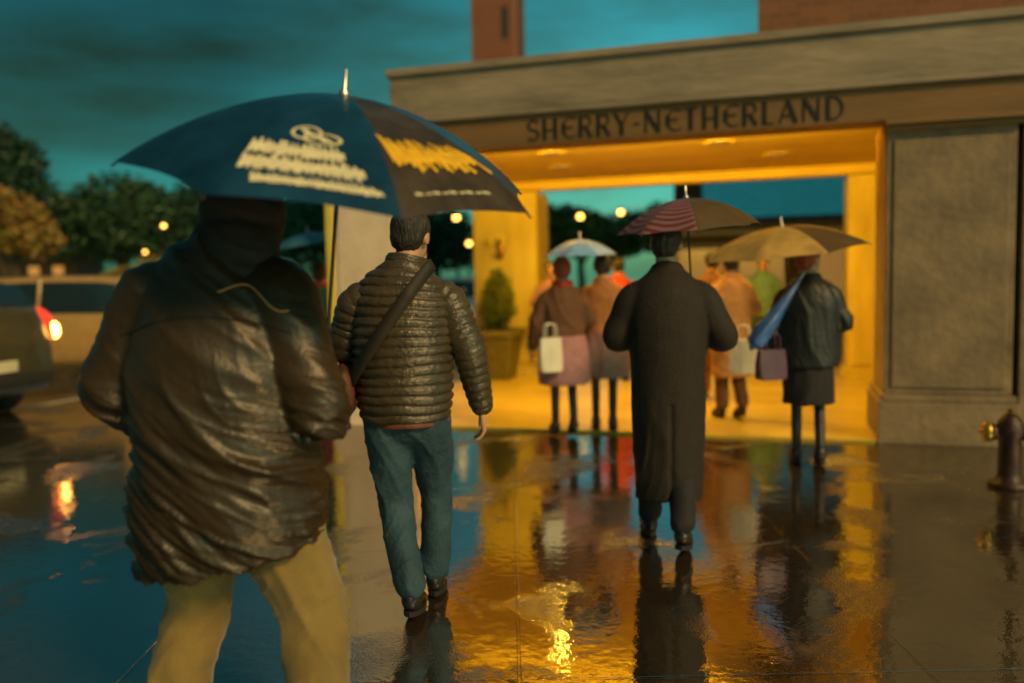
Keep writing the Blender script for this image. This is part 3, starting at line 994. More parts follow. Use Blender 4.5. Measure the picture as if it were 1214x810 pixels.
# ---------- distant walkers share one builder
def walker(px, D, rz, label, H, top, bottom, top_m, bot_m, skirt=None, skirt_m=None, head_m='hair_dark', hairlong=0.0, arms='hang', face=(0, 1, 0), wid=1.0,
           leg_m=None, step=.12, group=None, parent_z=.03, scarf=None, headx=0):
    k = H / 1.75
    e = empty('person', ((px - 607) * D / F, D, parent_z), rz, label, 'person', group)
    S = lambda x, y, z: (x * k, y * k, z * k)
    hang = dict(elL=S(-.265, -.01, 1.12), wrL=S(-.285, .06, .86), elR=S(.265, -.01, 1.12), wrR=S(.285, .06, .86), pnL=(1, 0, 0), pnR=(-1, 0, 0))
    bent = dict(elL=S(-.275, .0, 1.14), wrL=S(-.15, .22, 1.12), elR=S(.275, .0, 1.14), wrR=S(.12, .22, 1.2), hdL=(.5, .6, .1), hdR=(-.5, .6, .2),
                pnL=(1, 0, 0), pnR=(-1, 0, 0), thL=(0, 0, 1), thR=(0, 0, 1), curlL=1., curlR=1.)
    mixd = dict(elL=S(-.275, -.01, 1.12), wrL=S(-.30, .08, .88), pnL=(1, 0, 0), curlL=.9,
                elR=S(.27, .0, 1.13), wrR=S(.11, .22, 1.18), hdR=(-.5, .6, .2), pnR=(-1, 0, 0), thR=(0, 0, 1), curlR=1.)
    J = dict(head=S(headx, .04, 1.635), face=face, neck=S(0, .015, 1.515), chest=S(0, 0, 1.28), pelvis=S(0, 0, .92),
             shL=S(-.172, 0, 1.355), shR=S(.172, 0, 1.355), hs=1.0,
             hipL=S(-.085, 0, .89), knL=S(-.085, step * .7, .50), anL=S(-.085, step * .8, .10), toeL=S(-.09, step * .8 + .15, .034),
             hipR=S(.085, 0, .89), knR=S(.085, .03, .49), anR=S(.08, -step, .13), toeR=S(.085, -step + .14, .034))
    J.update({'hang': hang, 'bent': bent, 'mix': mixd}[arms])
    _, hp, HM = body(e, J, voxel=.011, bare_legs=bool(skirt), thick=.95)
    hair(e, hp, HM, head_m, hairlong)
    b = MB(); zt = top * k
    w = wid
    prof = [(zt, .205, .155), ((zt + 1.15 * k) / 2, .205, .155), (1.15 * k, .20, .15), (1.3 * k, .205, .145), (1.42 * k, .17, .12), (1.49 * k, .095, .09), (1.54 * k, .072, .078)]
    b.tube([(0, .0, z) for z, _, _ in prof], [(a * w, c * w) for _, a, c in prof], 28, 5, rnd=False)
    for s in 'LR': b.tube(sleeve_path(J, s, .96), [.055, .076, .070, .064, .058, .05], 14, 5)
    o = b.build('coat' if top < .8 else 'jacket', top_m, e); remesh(o, .011, 9)
    folds(o, fold_fn((.5, 0, -.8), .010, 2.2, 10, .8, random.random() * 40))
    if scarf:
        b = MB(); b.tube([(-.07, .0, 1.51 * k), (0, -.075, 1.50 * k), (.07, 0, 1.51 * k), (.03, .08, 1.50 * k), (-.05, .07, 1.5 * k)], [.032] * 5, 10, 4)
        b.build('scarf', scarf, e)
    if skirt:
        z0, z1, wr = skirt
        b = MB(); b.tube([(0, 0, z0 * k), (0, 0, (z0 + z1) / 2 * k), (0, 0, z1 * k)], [(wr, wr * .8), (wr * .97, wr * .78), (wr * .84, wr * .68)], 26, 6, rnd=False)
        o = b.build('skirt', skirt_m, e); remesh(o, .011, 3)
        folds(o, fold_fn((.05, 0, 1), .010, 1.4, 11, .7, random.random() * 40))
        trousers(e, J, leg_m or 'hosiery', .54, 'tights', .011, .001, seat=(.15, .11), hem=.052)
    else:
        trousers(e, J, bot_m, .93, 'trousers', .011, .007)
    shoes(e, J)
    return e, J


woman, JW = walker(960, 6.3, R(-14), 'person in a short black jacket and skirt with dark tights, standing beside the right pier', 1.66, .80, None, 'black_leather', None,
                   skirt=(.50, .95, .19), skirt_m='black_cloth', head_m='hair_red', arms='mix', face=(.75, .8, 0), step=.09, wid=1.1, parent_z=.006)
walker(668, 7.6, R(6), 'person in a dark brown jacket and pink skirt, left one under the pale blue umbrella', 1.60, .92, None, 'brown_cloth', None,
       skirt=(.52, 1.0, .24), skirt_m='pink_cloth', head_m='hair_red', arms='mix', scarf='red_cloth', step=.06)
walker(716, 7.75, R(-6), 'person in a rust jacket and mauve skirt, right one under the pale blue umbrella', 1.63, .95, None, 'rust_cloth', None,
       skirt=(.55, 1.0, .24), skirt_m='mauve_cloth', arms='bent', step=.10)
walker(868, 8.3, R(10), 'person in a long tan coat half hidden behind the black overcoat', 1.64, .45, None, 'tan_cloth', 'brown_cloth', arms='bent', step=.08)
walker(846, 9.6, R(-4), 'person in a dark brown coat deepest under the portico, mostly hidden by the black overcoat', 1.68, .5, None, 'brown_cloth', 'rust_cloth', arms='hang', step=.10)
walker(735, 11.4, R(8), 'person in a red coat beyond the pair sharing the pale blue umbrella', 1.66, .55, None, 'red_cloth', 'brown_cloth', arms='bent', step=.10)
walker(905, 11.8, R(170), 'person in a pale jacket deep under the portico, between tan coat and black jacket', 1.68, .85, None, 'denim_pale', 'jeans', arms='hang', step=.14)
walker(655, 12.0, R(176), 'person in a pink jacket coming the other way beside the left back pillar', 1.62, .85, None, 'pink_cloth', 'brown_cloth', arms='bent', step=.12)
walker(382, 9.4, R(0), 'person in a teal jacket and red scarf half hidden left of the cream front pier', 1.66, .85, None, 'teal_cloth', 'red_cloth', arms='bent', scarf='red_cloth', parent_z=.004)


# ------------------------------------------------------------------ umbrellas
def cano(phi, t, Rr, Hc, off):
    d = ((phi - off) % (pi / 4)) - pi / 8
    edge = math.cos(pi / 8) / math.cos(d)
    sag = math.cos(4 * d)                          # 1 in the middle of a panel
    r = Rr * t * (1 + (edge - 1) * t) * (1 - .035 * sag * t * t)
    z = Hc * (math.cos(t * pi / 2 * .93) ** .8) - .02 * sag * t * (1 - t) * Rr * 2 + .03 * Hc * sag * t ** 3
    return V((r * math.cos(phi), r * math.sin(phi), z))


def umbrella(center, Rr, Hc, Ls, tilt, label, mats, panel=None, off=0.0, cat='umbrella'):
    """center: middle of the rim; tilt: (about x, about y) radians"""
    M = Matrix.Rotation(tilt[1], 4, 'Y') @ Matrix.Rotation(tilt[0], 4, 'X')
    ax = M @ V((0, 0, 1))
    e = bpy.data.objects.new('umbrella', None); COL.objects.link(e); e.empty_display_size = .1
    tag(e, label, cat)
    e.matrix_world = Matrix.Translation(V(center) - ax * Ls) @ M
    b = MB(); nt_, npn = 12, 10
    for k in range(8):
        rows = []
        for i in range(nt_ + 1):
            t = max(.012, i / nt_)
            rows.append([cano(off + k * pi / 4 + j / npn * pi / 4 * .9999 + .00001, t, Rr, Hc, off) + V((0, 0, Ls)) for j in range(npn + 1)])
        b.rings(rows, panel(k) if panel else 0, cap=False, closed=False)
    b_ = b.build('canopy', mats, e, recalc=False)
    bm = bmesh.new(); bm.from_mesh(b_.data); bmesh.ops.remove_doubles(bm, verts=bm.verts, dist=.0004); bm.to_mesh(b_.data); bm.free()
    for p in b_.data.polygons: p.use_smooth = True
    for k in range(8):
        b = MB(); ph = off + k * pi / 4
        b.tube([cano(ph, t, Rr, Hc, off) + V((0, 0, Ls - .006)) for t in (.04, .3, .6, .85, 1.01)], [.0028] * 5, 6, 3)
        b.build('rib', 'metal_dark', e)
    b = MB(); b.tube([(0, 0, .1), (0, 0, Ls + Hc * .98)], [.006, .006], 8, 1); b.build('shaft', 'metal_dark', e)
    b = MB(); b.tube([(0, 0, -.01), (0, 0, .04), (0, 0, .11)], [.016, .017, .012], 10, 3); b.build('handle', 'black_leather', e)
    b = MB(); b.lathe([(.018, 0), (.016, .012), (.006, .02), (.005, .07), (.002, .075)], 10, M=Matrix.Translation((0, 0, Ls + Hc * .985))); b.build('ferrule', 'metal_pale', e)
    return e


UC = P(400, 230, 2.45)
OFF = R(-63)
big_R, big_H, big_L = .580, .275, .72
big = umbrella(UC, big_R, big_H, big_L, (R(13), R(9)), 'big navy blue umbrella with cream and yellow prints, over the olive jacket', ['navy_canopy', 'black_canopy'],
               panel=lambda k: 1 if k == 0 else 0, off=OFF)


def print_quad(b, pts, lift=.004):
    """pts in (angle from panel seam in degrees, t) -> small patch lying on the canopy"""
    nseg = 4
    (a0, t0), (a1, t1), (a2, t2), (a3, t3) = pts
    rows = []
    for i in range(nseg + 1):
        u = i / nseg
        row = []
        for j in range(3):
            w = j / 2
            a_ = (a0 * (1 - u) + a1 * u) * (1 - w) + (a3 * (1 - u) + a2 * u) * w
            t_ = (t0 * (1 - u) + t1 * u) * (1 - w) + (t3 * (1 - u) + t2 * u) * w
            ph = OFF + R(a_)
            p = cano(ph, t_, big_R, big_H, OFF); q = cano(ph, t_ + .01, big_R, big_H, OFF); s = cano(ph + .01, t_, big_R, big_H, OFF)
            n_ = (q - p).cross(s - p).normalized()
            if n_.z < 0: n_ = -n_
            row.append(p + n_ * lift + V((0, 0, big_L)))
        rows.append(row)
    b.rings(rows, cap=False, closed=False)


rnd = random.Random(4)
b = MB()
# three rows of blurred block marks, sloping across the panel, on the panel left of the seam (negative degrees)
for row, (t0, t1, a0, a1, nb) in enumerate(((.68, .78, -44, -14, 15), (.77, .87, -43, -8, 19), (.88, .935, -38, -4, 24))):
    am = t0 + (t1 - t0) * .30
    for i in range(nb):                      # ragged strokes above and below a smeared band
        u = (i + rnd.uniform(.1, .5)) / nb
        aa = a0 + (a1 - a0) * u; wd = rnd.uniform(.8, 2.0) * 16 / nb; up = rnd.uniform(.3, 1.0)
        print_quad(b, [(aa - 1.2, am - (am - t0) * up), (aa - 1.2 + wd * .7, am - (am - t0) * up + .004), (aa + wd, t1 - rnd.uniform(0, .012)), (aa, t1)], .0035 + .0004 * (i % 3))
    print_quad(b, [(a0 - .5, am), (a1 + .5, am + .006), (a1 + 1.2, t1 - (t1 - t0) * .22), (a0 + .6, t1 - (t1 - t0) * .18)], .0026)
# oval emblem above the rows
for ca, ct, ra, rt in ((-29, .60, 6.5, .055), (-22, .635, 8, .045)):
    for i in range(22):
        t0_, t1_ = 2 * pi * i / 22, 2 * pi * (i + 1.03) / 22
        f = lambda t, s: (ca + ra * s * math.cos(t), ct + rt * s * math.sin(t))
        print_quad(b, [f(t0_, 1.0), f(t1_, 1.0), f(t1_, .80), f(t0_, .80)], .003)
    print_quad(b, [(ca - ra * .6, ct - rt * .5), (ca - ra * .15, ct - rt * .55), (ca + ra * .7, ct + rt * .45), (ca + ra * .1, ct + rt * .5)], .0028)
b.build('cream_print', 'print_cream', big, recalc=False)
b = MB()
for i in range(34):
    u = i / 33
    a_ = 2 + 41 * u
    t0 = .56 + rnd.uniform(-.02, .04) + .06 * u; t1 = .76 + rnd.uniform(-.07, .04) - .01 * u
    print_quad(b, [(a_ - 2.2, t0), (a_ - 1.3, t0 + .01), (a_ + 2.1 + rnd.uniform(-.4, .8), t1), (a_ + .9, t1 + .012)], .003 + .0005 * (i % 4))
for i in range(10):
    a_ = 4 + 36 * i / 9
    print_quad(b, [(a_ - 2.6, .63 + .004 * i), (a_ + 2.4, .63 + .004 * (i + 1)), (a_ + 3.4, .735), (a_ - 1.2, .735)], .0026 + .0003 * (i % 2))
b.build('yellow_print', 'print_yellow', big, recalc=False)
b = MB()
for i in range(9):                   # thin pale strokes near the rim of the dark panel
    print_quad(b, [(6 + i * 3.4, .90 + .01 * (i % 2)), (8.6 + i * 3.4, .905), (8.8 + i * 3.4, .917), (6.2 + i * 3.4, .913)], .003)
b.build('pale_print', 'print_cream', big, recalc=False)

umbrella(P(816, 279, 4.62), .385, .20, .60, (R(4), R(-4)), 'red and grey striped umbrella with a brown panel, over the black overcoat', ['canopy_stripe', 'canopy_brown'],
         panel=lambda k: 1 if k in (7, 0) else 0, off=R(-50))
umbrella(P(688, 307, 7.55), .335, .17, .62, (R(2), R(-1)), 'small pale blue umbrella shared by the pair in pink and mauve skirts', ['canopy_blue'], off=R(-70))
umbrella(P(930, 303, 6.25), .60, .215, .62, (R(5), R(-7)), 'wide ochre umbrella with dark and shade-painted panels, over the red-haired person in black', ['canopy_ochre', 'canopy_brown'],
         panel=lambda k: 1 if k in (0, 3) else 0, off=R(-80))  # front brown panel paints in the shade under the canopy
umbrella(P(368, 293, 9.3), .42, .16, .62, (R(4), R(-8)), 'dull blue umbrella half hidden left of the cream front pier', ['canopy_blue_dark'], off=R(-70))


# ------------------------------------------------------------------ bags
def shopping_bag(px, py, D, w, h, label, m, rz=0.0):
    p = P(px, py, D)
    e = empty('shopping_bag', p, rz, label, 'bag')
    b = MB()
    rs = []
    for z, s in ((0, .9), (.12, 1.0), (.6, 1.02), (1, .95)):
        rs.append([V((x * w / 2 * s, y * w * .22 * (1 - .5 * z), z * h)) for x, y in ((-1, -1), (0, -1.25), (1, -1), (1, 1), (0, 1.25), (-1, 1))])
    b.rings(rs)
    o = b.build('bag_body', m, e, bevel=.006)
    for yy in (-.03, .03):
        b = MB(); b.tube([(-w * .25, yy, h), (-w * .2, yy, h + .11), (w * .2, yy, h + .11), (w * .25, yy, h)], [.006] * 4, 6, 4); b.build('strap', m, e)
    return e


shopping_bag(653, 441, 7.35, .20, .30, 'crumpled white shopping bag held left of the pink skirt', 'bag_white', R(20))
shopping_bag(881, 443, 7.3, .22, .30, 'white shopping bag between the black overcoat and the black skirt', 'bag_white', R(-25))
shopping_bag(914, 450, 6.15, .22, .22, 'dark purple handbag beside the black skirt', 'bag_purple', R(15))
# folded blue umbrella hooked under the arm
pA, pB = P(949, 330, 6.12), P(892, 412, 6.05)
e = empty('folded_umbrella', pB, 0, 'long blue folded umbrella slung at the left side of the short black jacket', 'umbrella')
d = pA - pB
b = MB(); b.tube([d * 0.0, d * .06, d * .22, d * .45, d * .75, d * .98], [.022, .058, .062, .048, .030, .012], 16, 6,
                 mod=lambda l, u, th: 1 + .16 * math.sin(5 * th + u * 7))
b.build('furled_cloth', 'blue_nylon', e)
b = MB(); b.tube([d * .97, d * 1.08], [.007, .006], 8, 1); b.build('shaft', 'metal_pale', e)
b = MB(); b.tube([d * -.03, d * .01], [.01, .012], 8, 1); b.build('handle', 'black_leather', e)

# ------------------------------------------------------------------ standpipe by the right edge
hyp = G(1196, 578); hyp.z = .004
e = empty('standpipe', hyp, R(-20), 'dark red standpipe with brass caps at the right edge', 'standpipe')
b = MB(); b.lathe([(.13, 0), (.13, .03), (.085, .045), (.072, .10), (.070, .34), (.09, .36), (.09, .39), (.075, .44), (.05, .48), (.02, .50)], 20); b.build('barrel', 'red_iron', e)
for s in (-1, 1):
    Mx = Matrix.Rotation(R(90) * s, 4, 'Y')
    b = MB(); b.lathe([(.055, .0), (.052, .09), (.062, .10), (.062, .112)], 16, M=Matrix.Translation((0, 0, .37)) @ Mx); nz = b.build('nozzle', 'red_iron', e)
    b = MB(); b.lathe([(.066, .114), (.070, .12), (.070, .155), (.05, .165), (.02, .168), (.018, .185), (.004, .187)], 16, M=Matrix.Translation((0, 0, .37)) @ Mx); b.build('cap', 'brass', nz)
b = MB(); b.lathe([(.02, .50), (.022, .53), (.0, .535)], 5); b.build('operating_nut', 'brass', e, smooth=False)

# ------------------------------------------------------------------ hotel tower on the right, brick tower behind
HA = Matrix.Translation(pw(TW + .05, .45, 0)) @ Matrix.Rotation(ANG, 4, 'Z')
e = empty('hotel_tower', HA.translation, ANG, 'tall hotel block at the right rising behind the portico, brick over a stone base', 'building')
b = MB(); b.box(0, 14, -.42, 20, .003, 3.5)
b.build('stone_base', 'limestone', e, bevel=.01)
b = MB(); b.box(-2.2, 14, 4.15, 20, 3.502, 3.80); b.build('band_course', 'parapet_stone', e, bevel=.01)
b = MB(); b.box(-2.1, 14, 4.25, 20, 3.803, 34); b.build('brick_wall', 'brick_brown', e, smooth=False)
for fl_ in range(4):
    for kx in range(4):
        x0_ = -.9 + kx * 3.0; z0 = 6.6 + fl_ * 3.6
        b = MB(); b.box(x0_, x0_ + 1.3, 4.19, 4.26, z0, z0 + 2.1); wi = b.build('window', 'window_glass', e, smooth=False)
        b = MB()
        for (ya, yb, za, zb) in ((-.1, 1.4, -.16, -.0), (-.1, 1.4, 2.1, 2.24), (-.1, .0, .002, 2.098), (1.3, 1.4, .002, 2.098), (.62, .68, .002, 2.098), (.002, 1.298, 1.02, 1.08)):
            b.box(x0_ + ya, x0_ + yb, 4.13, 4.23, z0 + za, z0 + zb)
        b.build('frame', 'parapet_stone', wi, smooth=False)

c = P(590, 60, 62)
e = empty('brick_tower', (c.x, c.y, 0), R(-12), 'narrow red brick tower far beyond the stone parapet', 'building')
b = MB(); b.box(-1.55, 1.55, -1.5, 1.5, 0, 30); b.build('wall', 'brick_red', e, smooth=False)
for z0 in range(14, 29, 4):
    b = MB(); b.box(.7, 1.1, -1.54, -1.45, z0, z0 + 2.2); b.build('window', 'window_glass', e, smooth=False)
b = MB(); b.box(1.75, 1.95, -.3, .3, 0, 30); b.build('drainpipe', 'kiosk_stone', e, smooth=False)
b = MB(); b.box(-1.7, 1.7, -1.65, 1.65, 30.01, 30.6); b.build('cornice', 'parapet_stone', e, smooth=False)

# shop block behind the portico with a teal signboard that has an added glow
c = P(935, 300, 19.5)
e = empty('shop_building', (c.x, c.y, 0), R(-17), 'brown shopfront with a teal fascia board beyond the right back pillar', 'building')
b = MB(); b.box(-2.6, 5, 0, 5, 0, 3.75); b.build('wall', 'shop_brown', e, smooth=False)
b = MB(); b.box(-1.9, 2.6, -.5, -.004, 2.72, 3.55); b.build('fascia_board', 'teal_board_glow', e, bevel=.02)
b = MB(); b.box(-2.5, 2.7, -.16, -.004, 2.34, 2.42); b.box(-2.5, 2.7, -.12, -.004, 2.08, 2.13); b.build('transom', 'trim_pale', e, bevel=.01)
for x in (-2.0, -.6, .8, 2.2):
    b = MB(); b.box(x - .5, x + .5, -.03, -.005, .5, 2.02); w_ = b.build('shop_window', 'shop_window', e, smooth=False)
    b = MB(); b.box(x - .56, x - .5, -.08, -.005, .45, 2.05); b.box(x + .5, x + .56, -.08, -.005, .45, 2.05); b.build('frame', 'trim_pale', w_, smooth=False)

# low lit kiosk at far left
c = P(20, 305, 27)
e = empty('roadside_kiosk', (c.x, c.y, 0), R(10), 'low dark stone kiosk with a row of small lit windows under the amber tree', 'kiosk')
b = MB(); b.box(-4, 1.75, 0, 3, 0, 2.35); b.build('wall', 'kiosk_stone', e, smooth=False)
b = MB(); b.box(-4.2, 1.95, -.25, 3.2, 2.353, 2.62); b.build('roof', 'kiosk_stone', e, bevel=.03)
for i in range(6):
    x = 1.2 - i * .72
    b = MB(); b.box(x - .16, x + .16, -.03, -.004, 1.82, 2.12); w_ = b.build('window', 'lit_window', e, smooth=False)
    b = MB(); b.box(x - .22, x + .22, -.06, -.005, 1.74, 1.815); b.build('sill', 'kiosk_stone', w_, smooth=False)


# ------------------------------------------------------------------ trees
def tree(px, D, h, crown, label, mats, count, size, trunk_h=None, group='trees along the park edge'):
    """crown: list of (dx, dy, z, rx, ry, rz)"""
    x = (px - 607) * D / F
    e = empty('tree', (x, D, 0), random.uniform(0, .2), label, 'tree', group)
    th = trunk_h or h * .45
    b = MB()
    b.tube([(0, 0, 0), (.05, .02, th * .5), (.0, .05, th), (.08, 0, h * .8)], [.22, .17, .13, .05], 10, 5)
    for i, c_ in enumerate(crown):
        b.tube([(0, .03, th * .85), (c_[0] * .4, c_[1] * .4, (th + c_[2]) / 2), (c_[0] * .9, c_[1] * .9, c_[2])], [.09, .06, .025], 8, 4)
    b.build('trunk', 'bark', e)
    cl = []
    for c_ in crown:
        cl.append(((c_[0], c_[1], c_[2]), c_[3:]))
        for k in range(4):
            a_ = random.uniform(0, 2 * pi); s_ = random.uniform(.35, .55)
            cl.append(((c_[0] + math.cos(a_) * c_[3] * .75, c_[1] + math.sin(a_) * c_[4] * .75, c_[2] + random.uniform(-.6, .7) * c_[5]), (c_[3] * s_, c_[4] * s_, c_[5] * s_)))
    leaf_mesh(cl, count, size).build('crown', mats, e, smooth=False, recalc=False)
    return e


D_ = 'leaf_dark'; M_ = 'leaf_mid'
tree(150, 27, 5.2, [(0, 0, 3.6, 1.9, 1.6, 1.4), (1.4, .3, 3.2, 1.5, 1.3, 1.2), (-1.5, 0, 3.3, 1.5, 1.3, 1.1)], 'broad dark green tree above the tan car', [D_, M_], 9000, .13)
tree(262, 30, 5.4, [(0, 0, 3.7, 2.0, 1.6, 1.5), (1.6, .3, 3.3, 1.5, 1.3, 1.3), (-1.5, 0, 3.0, 1.4, 1.3, 1.2)], 'mid green tree behind the left edge of the big umbrella', [M_, D_], 9000, .13)
tree(375, 33, 5.0, [(0, 0, 3.4, 2.0, 1.6, 1.5), (1.8, .3, 3.0, 1.6, 1.3, 1.3)], 'green tree seen left of the cream front pier', [M_, D_], 7000, .14)
tree(8, 24, 6.4, [(0, 0, 4.7, 1.3, 1.3, 1.4), (-1.4, .2, 4.6, 1.6, 1.3, 1.5), (-.4, 0, 3.5, 1.2, 1.2, 1.0)], 'tall dark tree at the left edge behind the amber one', [D_, D_], 8000, .13)
tree(22, 20.5, 4.3, [(0, 0, 3.0, .85, .8, .75), (.55, 0, 2.6, .6, .6, .5), (-.9, 0, 2.9, .8, .7, .7)], 'small amber leaved tree at the left edge above the kiosk', ['leaf_amber', 'leaf_olive'], 5000, .10)
tree(520, 34, 4.6, [(0, 0, 3.0, 1.8, 1.6, 1.3), (-1.6, .3, 2.7, 1.4, 1.3, 1.1)], 'dark green tree seen between the quilted jacket and the ochre pillar', [D_, M_], 7000, .14)
tree(690, 36, 4.8, [(-.6, 0, 3.3, 1.6, 1.4, 1.1), (1.6, .3, 3.0, 1.4, 1.1, 1.0)], 'olive tree seen above the pale blue umbrella', ['leaf_olive', M_], 8000, .14)
tree(800, 38, 5.0, [(-.3, 0, 3.4, 2.0, 1.4, 1.2), (1.7, .3, 2.6, 1.2, 1.1, 1.0)], 'olive tree seen beyond the striped umbrella', ['leaf_olive', D_], 7000, .14)
# low bush with yellow tips beside the big umbrella bearer
e = empty('shrub', ((165 - 607) * 17 / F, 17, 0), 0, 'yellow green roadside shrub behind the left shoulder of the olive jacket', 'shrub')
b = MB(); b.tube([(0, 0, 0), (.02, 0, 1.2)], [.06, .03], 8, 3); b.build('stem', 'bark', e)
leaf_mesh([((0, 0, 1.35), (.55, .5, .55)), ((.3, 0, 1.75), (.3, .3, .3)), ((-.3, 0, 1.5), (.4, .35, .35))], 2500, .07).build('foliage', ['leaf_olive', 'leaf_amber'], e, smooth=False, recalc=False)


# ------------------------------------------------------------------ street lamps
def street_lamp(px, py, D, label, rad=.075):
    p = P(px, py, D)
    e = empty('street_lamp', (p.x, p.y, 0), 0, label, 'street lamp', 'small globe street lamps in the background')
    b = MB(); b.lathe([(.11, 0), (.10, .25), (.05, .32), (.035, .5), (.03, p.z - rad - .06), (.05, p.z - rad - .03), (.05, p.z - rad + .01)], 12); b.build('pole', 'metal_dark', e)
    b = MB(); b.ell((0, 0, p.z), (rad, rad, rad * 1.1), 14, 10); b.build('globe', 'globe', e)
    b = MB(); b.lathe([(.05, p.z + rad * .9), (.03, p.z + rad + .05), (.0, p.z + rad + .12)], 10); b.build('finial', 'metal_dark', e)


street_lamp(688, 257, 21, 'lit globe street lamp directly above the pale blue umbrella')
street_lamp(736, 252, 23, 'lit globe street lamp left of the striped umbrella')
street_lamp(541, 258, 20, 'lit globe street lamp just below the dark panel of the big umbrella')
street_lamp(556, 289, 25, 'lit globe street lamp right beside the ochre pillar edge')
street_lamp(194, 268, 22, 'lit globe street lamp below the left tip of the big umbrella', .05)
street_lamp(172, 299, 26, 'low lit globe street lamp over the yellow green shrub', .05)


# ------------------------------------------------------------------ cars
def car(loc, rz, label, paint, Lc, H, kind, tail=False, head=False):
    """front at +x. stations: x, zlow, zbelt, ztop, half widths at low, belt, top"""
    e = empty('parked_car' if not (tail or head) else 'car', loc, rz, label, 'car')
    h2 = Lc / 2; W = .90
    if kind == 'suv':
        st = [(-h2, .42, .82, 1.02, .70, .72, .60), (-h2 + .10, .30, .95, 1.28, .84, .84, .66), (-h2 + .45, .24, 1.0, H - .06, .89, .89, .70), (-h2 + 1.2, .22, 1.0, H, .90, .90, .72),
              (.2, .22, .98, H, .90, .90, .72), (.75, .22, .97, H - .10, .90, .90, .70), (1.35, .22, .95, 1.04, .90, .89, .76), (h2 - .35, .24, .88, .94, .88, .85, .70), (h2 - .08, .30, .78, .84, .82, .78, .6), (h2, .40, .66, .70, .70, .66, .5)]
        wx = (-h2 + .62, .62); ws = (.80, 1.28); rw = (-h2 + .08, -h2 + .42)
    else:
        st = [(-h2, .42, .78, .84, .70, .70, .56), (-h2 + .12, .30, .86, .92, .82, .80, .66), (-h2 + .75, .22, .92, 1.0, .88, .87, .74), (-h2 + 1.35, .20, .92, H - .06, .89, .88, .66),
              (-.1, .20, .92, H, .89, .88, .66), (.35, .20, .92, H - .06, .89, .88, .66), (1.1, .20, .90, .98, .89, .87, .74), (h2 - .4, .24, .82, .88, .87, .83, .68), (h2 - .08, .30, .72, .78, .80, .76, .58), (h2, .40, .62, .66, .68, .64, .48)]
        wx = (-h2 + 1.15, .55); ws = (.42, 1.02); rw = (-h2 + .80, -h2 + 1.30)
    S = crom(st, 6)

    def at(x):
        for i in range(len(S) - 1):
            if S[i][0] <= x <= S[i + 1][0]:
                u = (x - S[i][0]) / max(1e-6, S[i + 1][0] - S[i][0])
                return tuple(a + (b_ - a) * u for a, b_ in zip(S[i], S[i + 1]))
        return S[-1] if x > 0 else S[0]

    def half(s):
        x, zl, zb, zt, wl, wb, wt = s
        return [(0, zl), (wl * .86, zl), (wl, zl + .10), (max(wl, wb) * 1.01, (zl + zb) * .52), (wb, zb - .04), (wb * .985, zb), (wt, max(zt - .035, zb + .005)), (wt * .9, zt + .004), (0, zt + .02)]
    b = MB(); rs = []
    for s in S:
        hf = half(s)
        rs.append([V((s[0], y, z)) for y, z in hf] + [V((s[0], -y, z)) for y, z in reversed(hf[1:-1])])
    b.rings(rs)
    bd = b.build('body', paint, e)
    # side glass
    for sg in (-1, 1):
        b = MB(); rows = []
        for i in range(15):
            x = wx[0] + (wx[1] - wx[0]) * i / 14
            hf = half(at(x)); (y0, z0), (y1, z1) = hf[5], hf[6]
            rows.append([V((x, sg * (y0 + (y1 - y0) * t + .008), z0 + (z1 - z0) * t)) for t in (.10, .5, .92)])
        b.rings(rows, cap=False, closed=False); b.build('side_window', 'glass_dark', e)
        for xx in (wx[0] + (wx[1] - wx[0]) * .5,):
            hf = half(at(xx)); (y0, z0), (y1, z1) = hf[5], hf[6]
            b = MB(); b.tube([(xx, sg * (y0 + .012), z0), (xx, sg * (y1 + .012), z1)], [.03, .025], 6, 2); b.build('pillar', paint, e)
    for nm, (xa, xb) in (('windscreen', ws), ('rear_window', rw)):
        b = MB(); rows = []
        for i in range(9):
            x = xa + (xb - xa) * i / 8
            s = at(x)
            rows.append([V((x + (.006 if nm == 'windscreen' else -.006), s[6] * t * .93, s[3] + .02 - .016 * abs(t) + .010)) for t in (-1, -.5, 0, .5, 1)])
        b.rings(rows, cap=False, closed=False); b.build(nm, 'glass_dark', e)
    for x in (-h2 + .85, h2 - .88):
        for sg in (-1, 1):
            Mx = Matrix.Translation((x, sg * .80, .335)) @ Matrix.Rotation(R(90), 4, 'X')
            b = MB(); b.lathe([(.20, -.11), (.30, -.11), (.335, -.07), (.335, .07), (.30, .11), (.20, .11)], 28, M=Mx); w_ = b.build('wheel', 'tyre', e)
            b = MB(); b.lathe([(.02, -.115), (.06, -.118), (.10, -.10), (.19, -.105), (.205, -.112), (.205, .112), (.19, .105), (.10, .10), (.06, .118), (.02, .115)], 28, M=Mx); b.build('rim', 'rim', w_)
    for sg in (-1, 1):
        b = MB()
        if kind == 'suv':
            b.tube([(-h2 + .42, sg * .80, 1.22), (-h2 + .24, sg * .815, 1.16), (-h2 + .14, sg * .82, 1.04), (-h2 + .10, sg * .79, .92)], [(.06, .09), (.08, .13), (.09, .14), (.08, .10)], 10, 5)
        else:
            b.tube([(-h2 + .16, sg * .74, .74), (-h2 + .10, sg * .60, .74)], [(.06, .06)] * 2, 10, 3)
        tl = b.build('taillight', 'taillight' if tail else 'red_cloth', e)
        if tail:
            b = MB(); b.ell((-h2 + .06, sg * .86, .97), (.075, .06, .10), 10, 8); b.build('brake_bulb', 'brake_bulb', tl)
        b = MB(); b.ell((h2 - .14, sg * .60, .66), (.09, .13, .075), 12, 8); b.build('headlight', 'headlight' if head else 'rim', e)
        b = MB(); b.ell((.85, sg * .98, 1.0), (.05, .09, .06), 10, 8); b.build('mirror', paint, e)
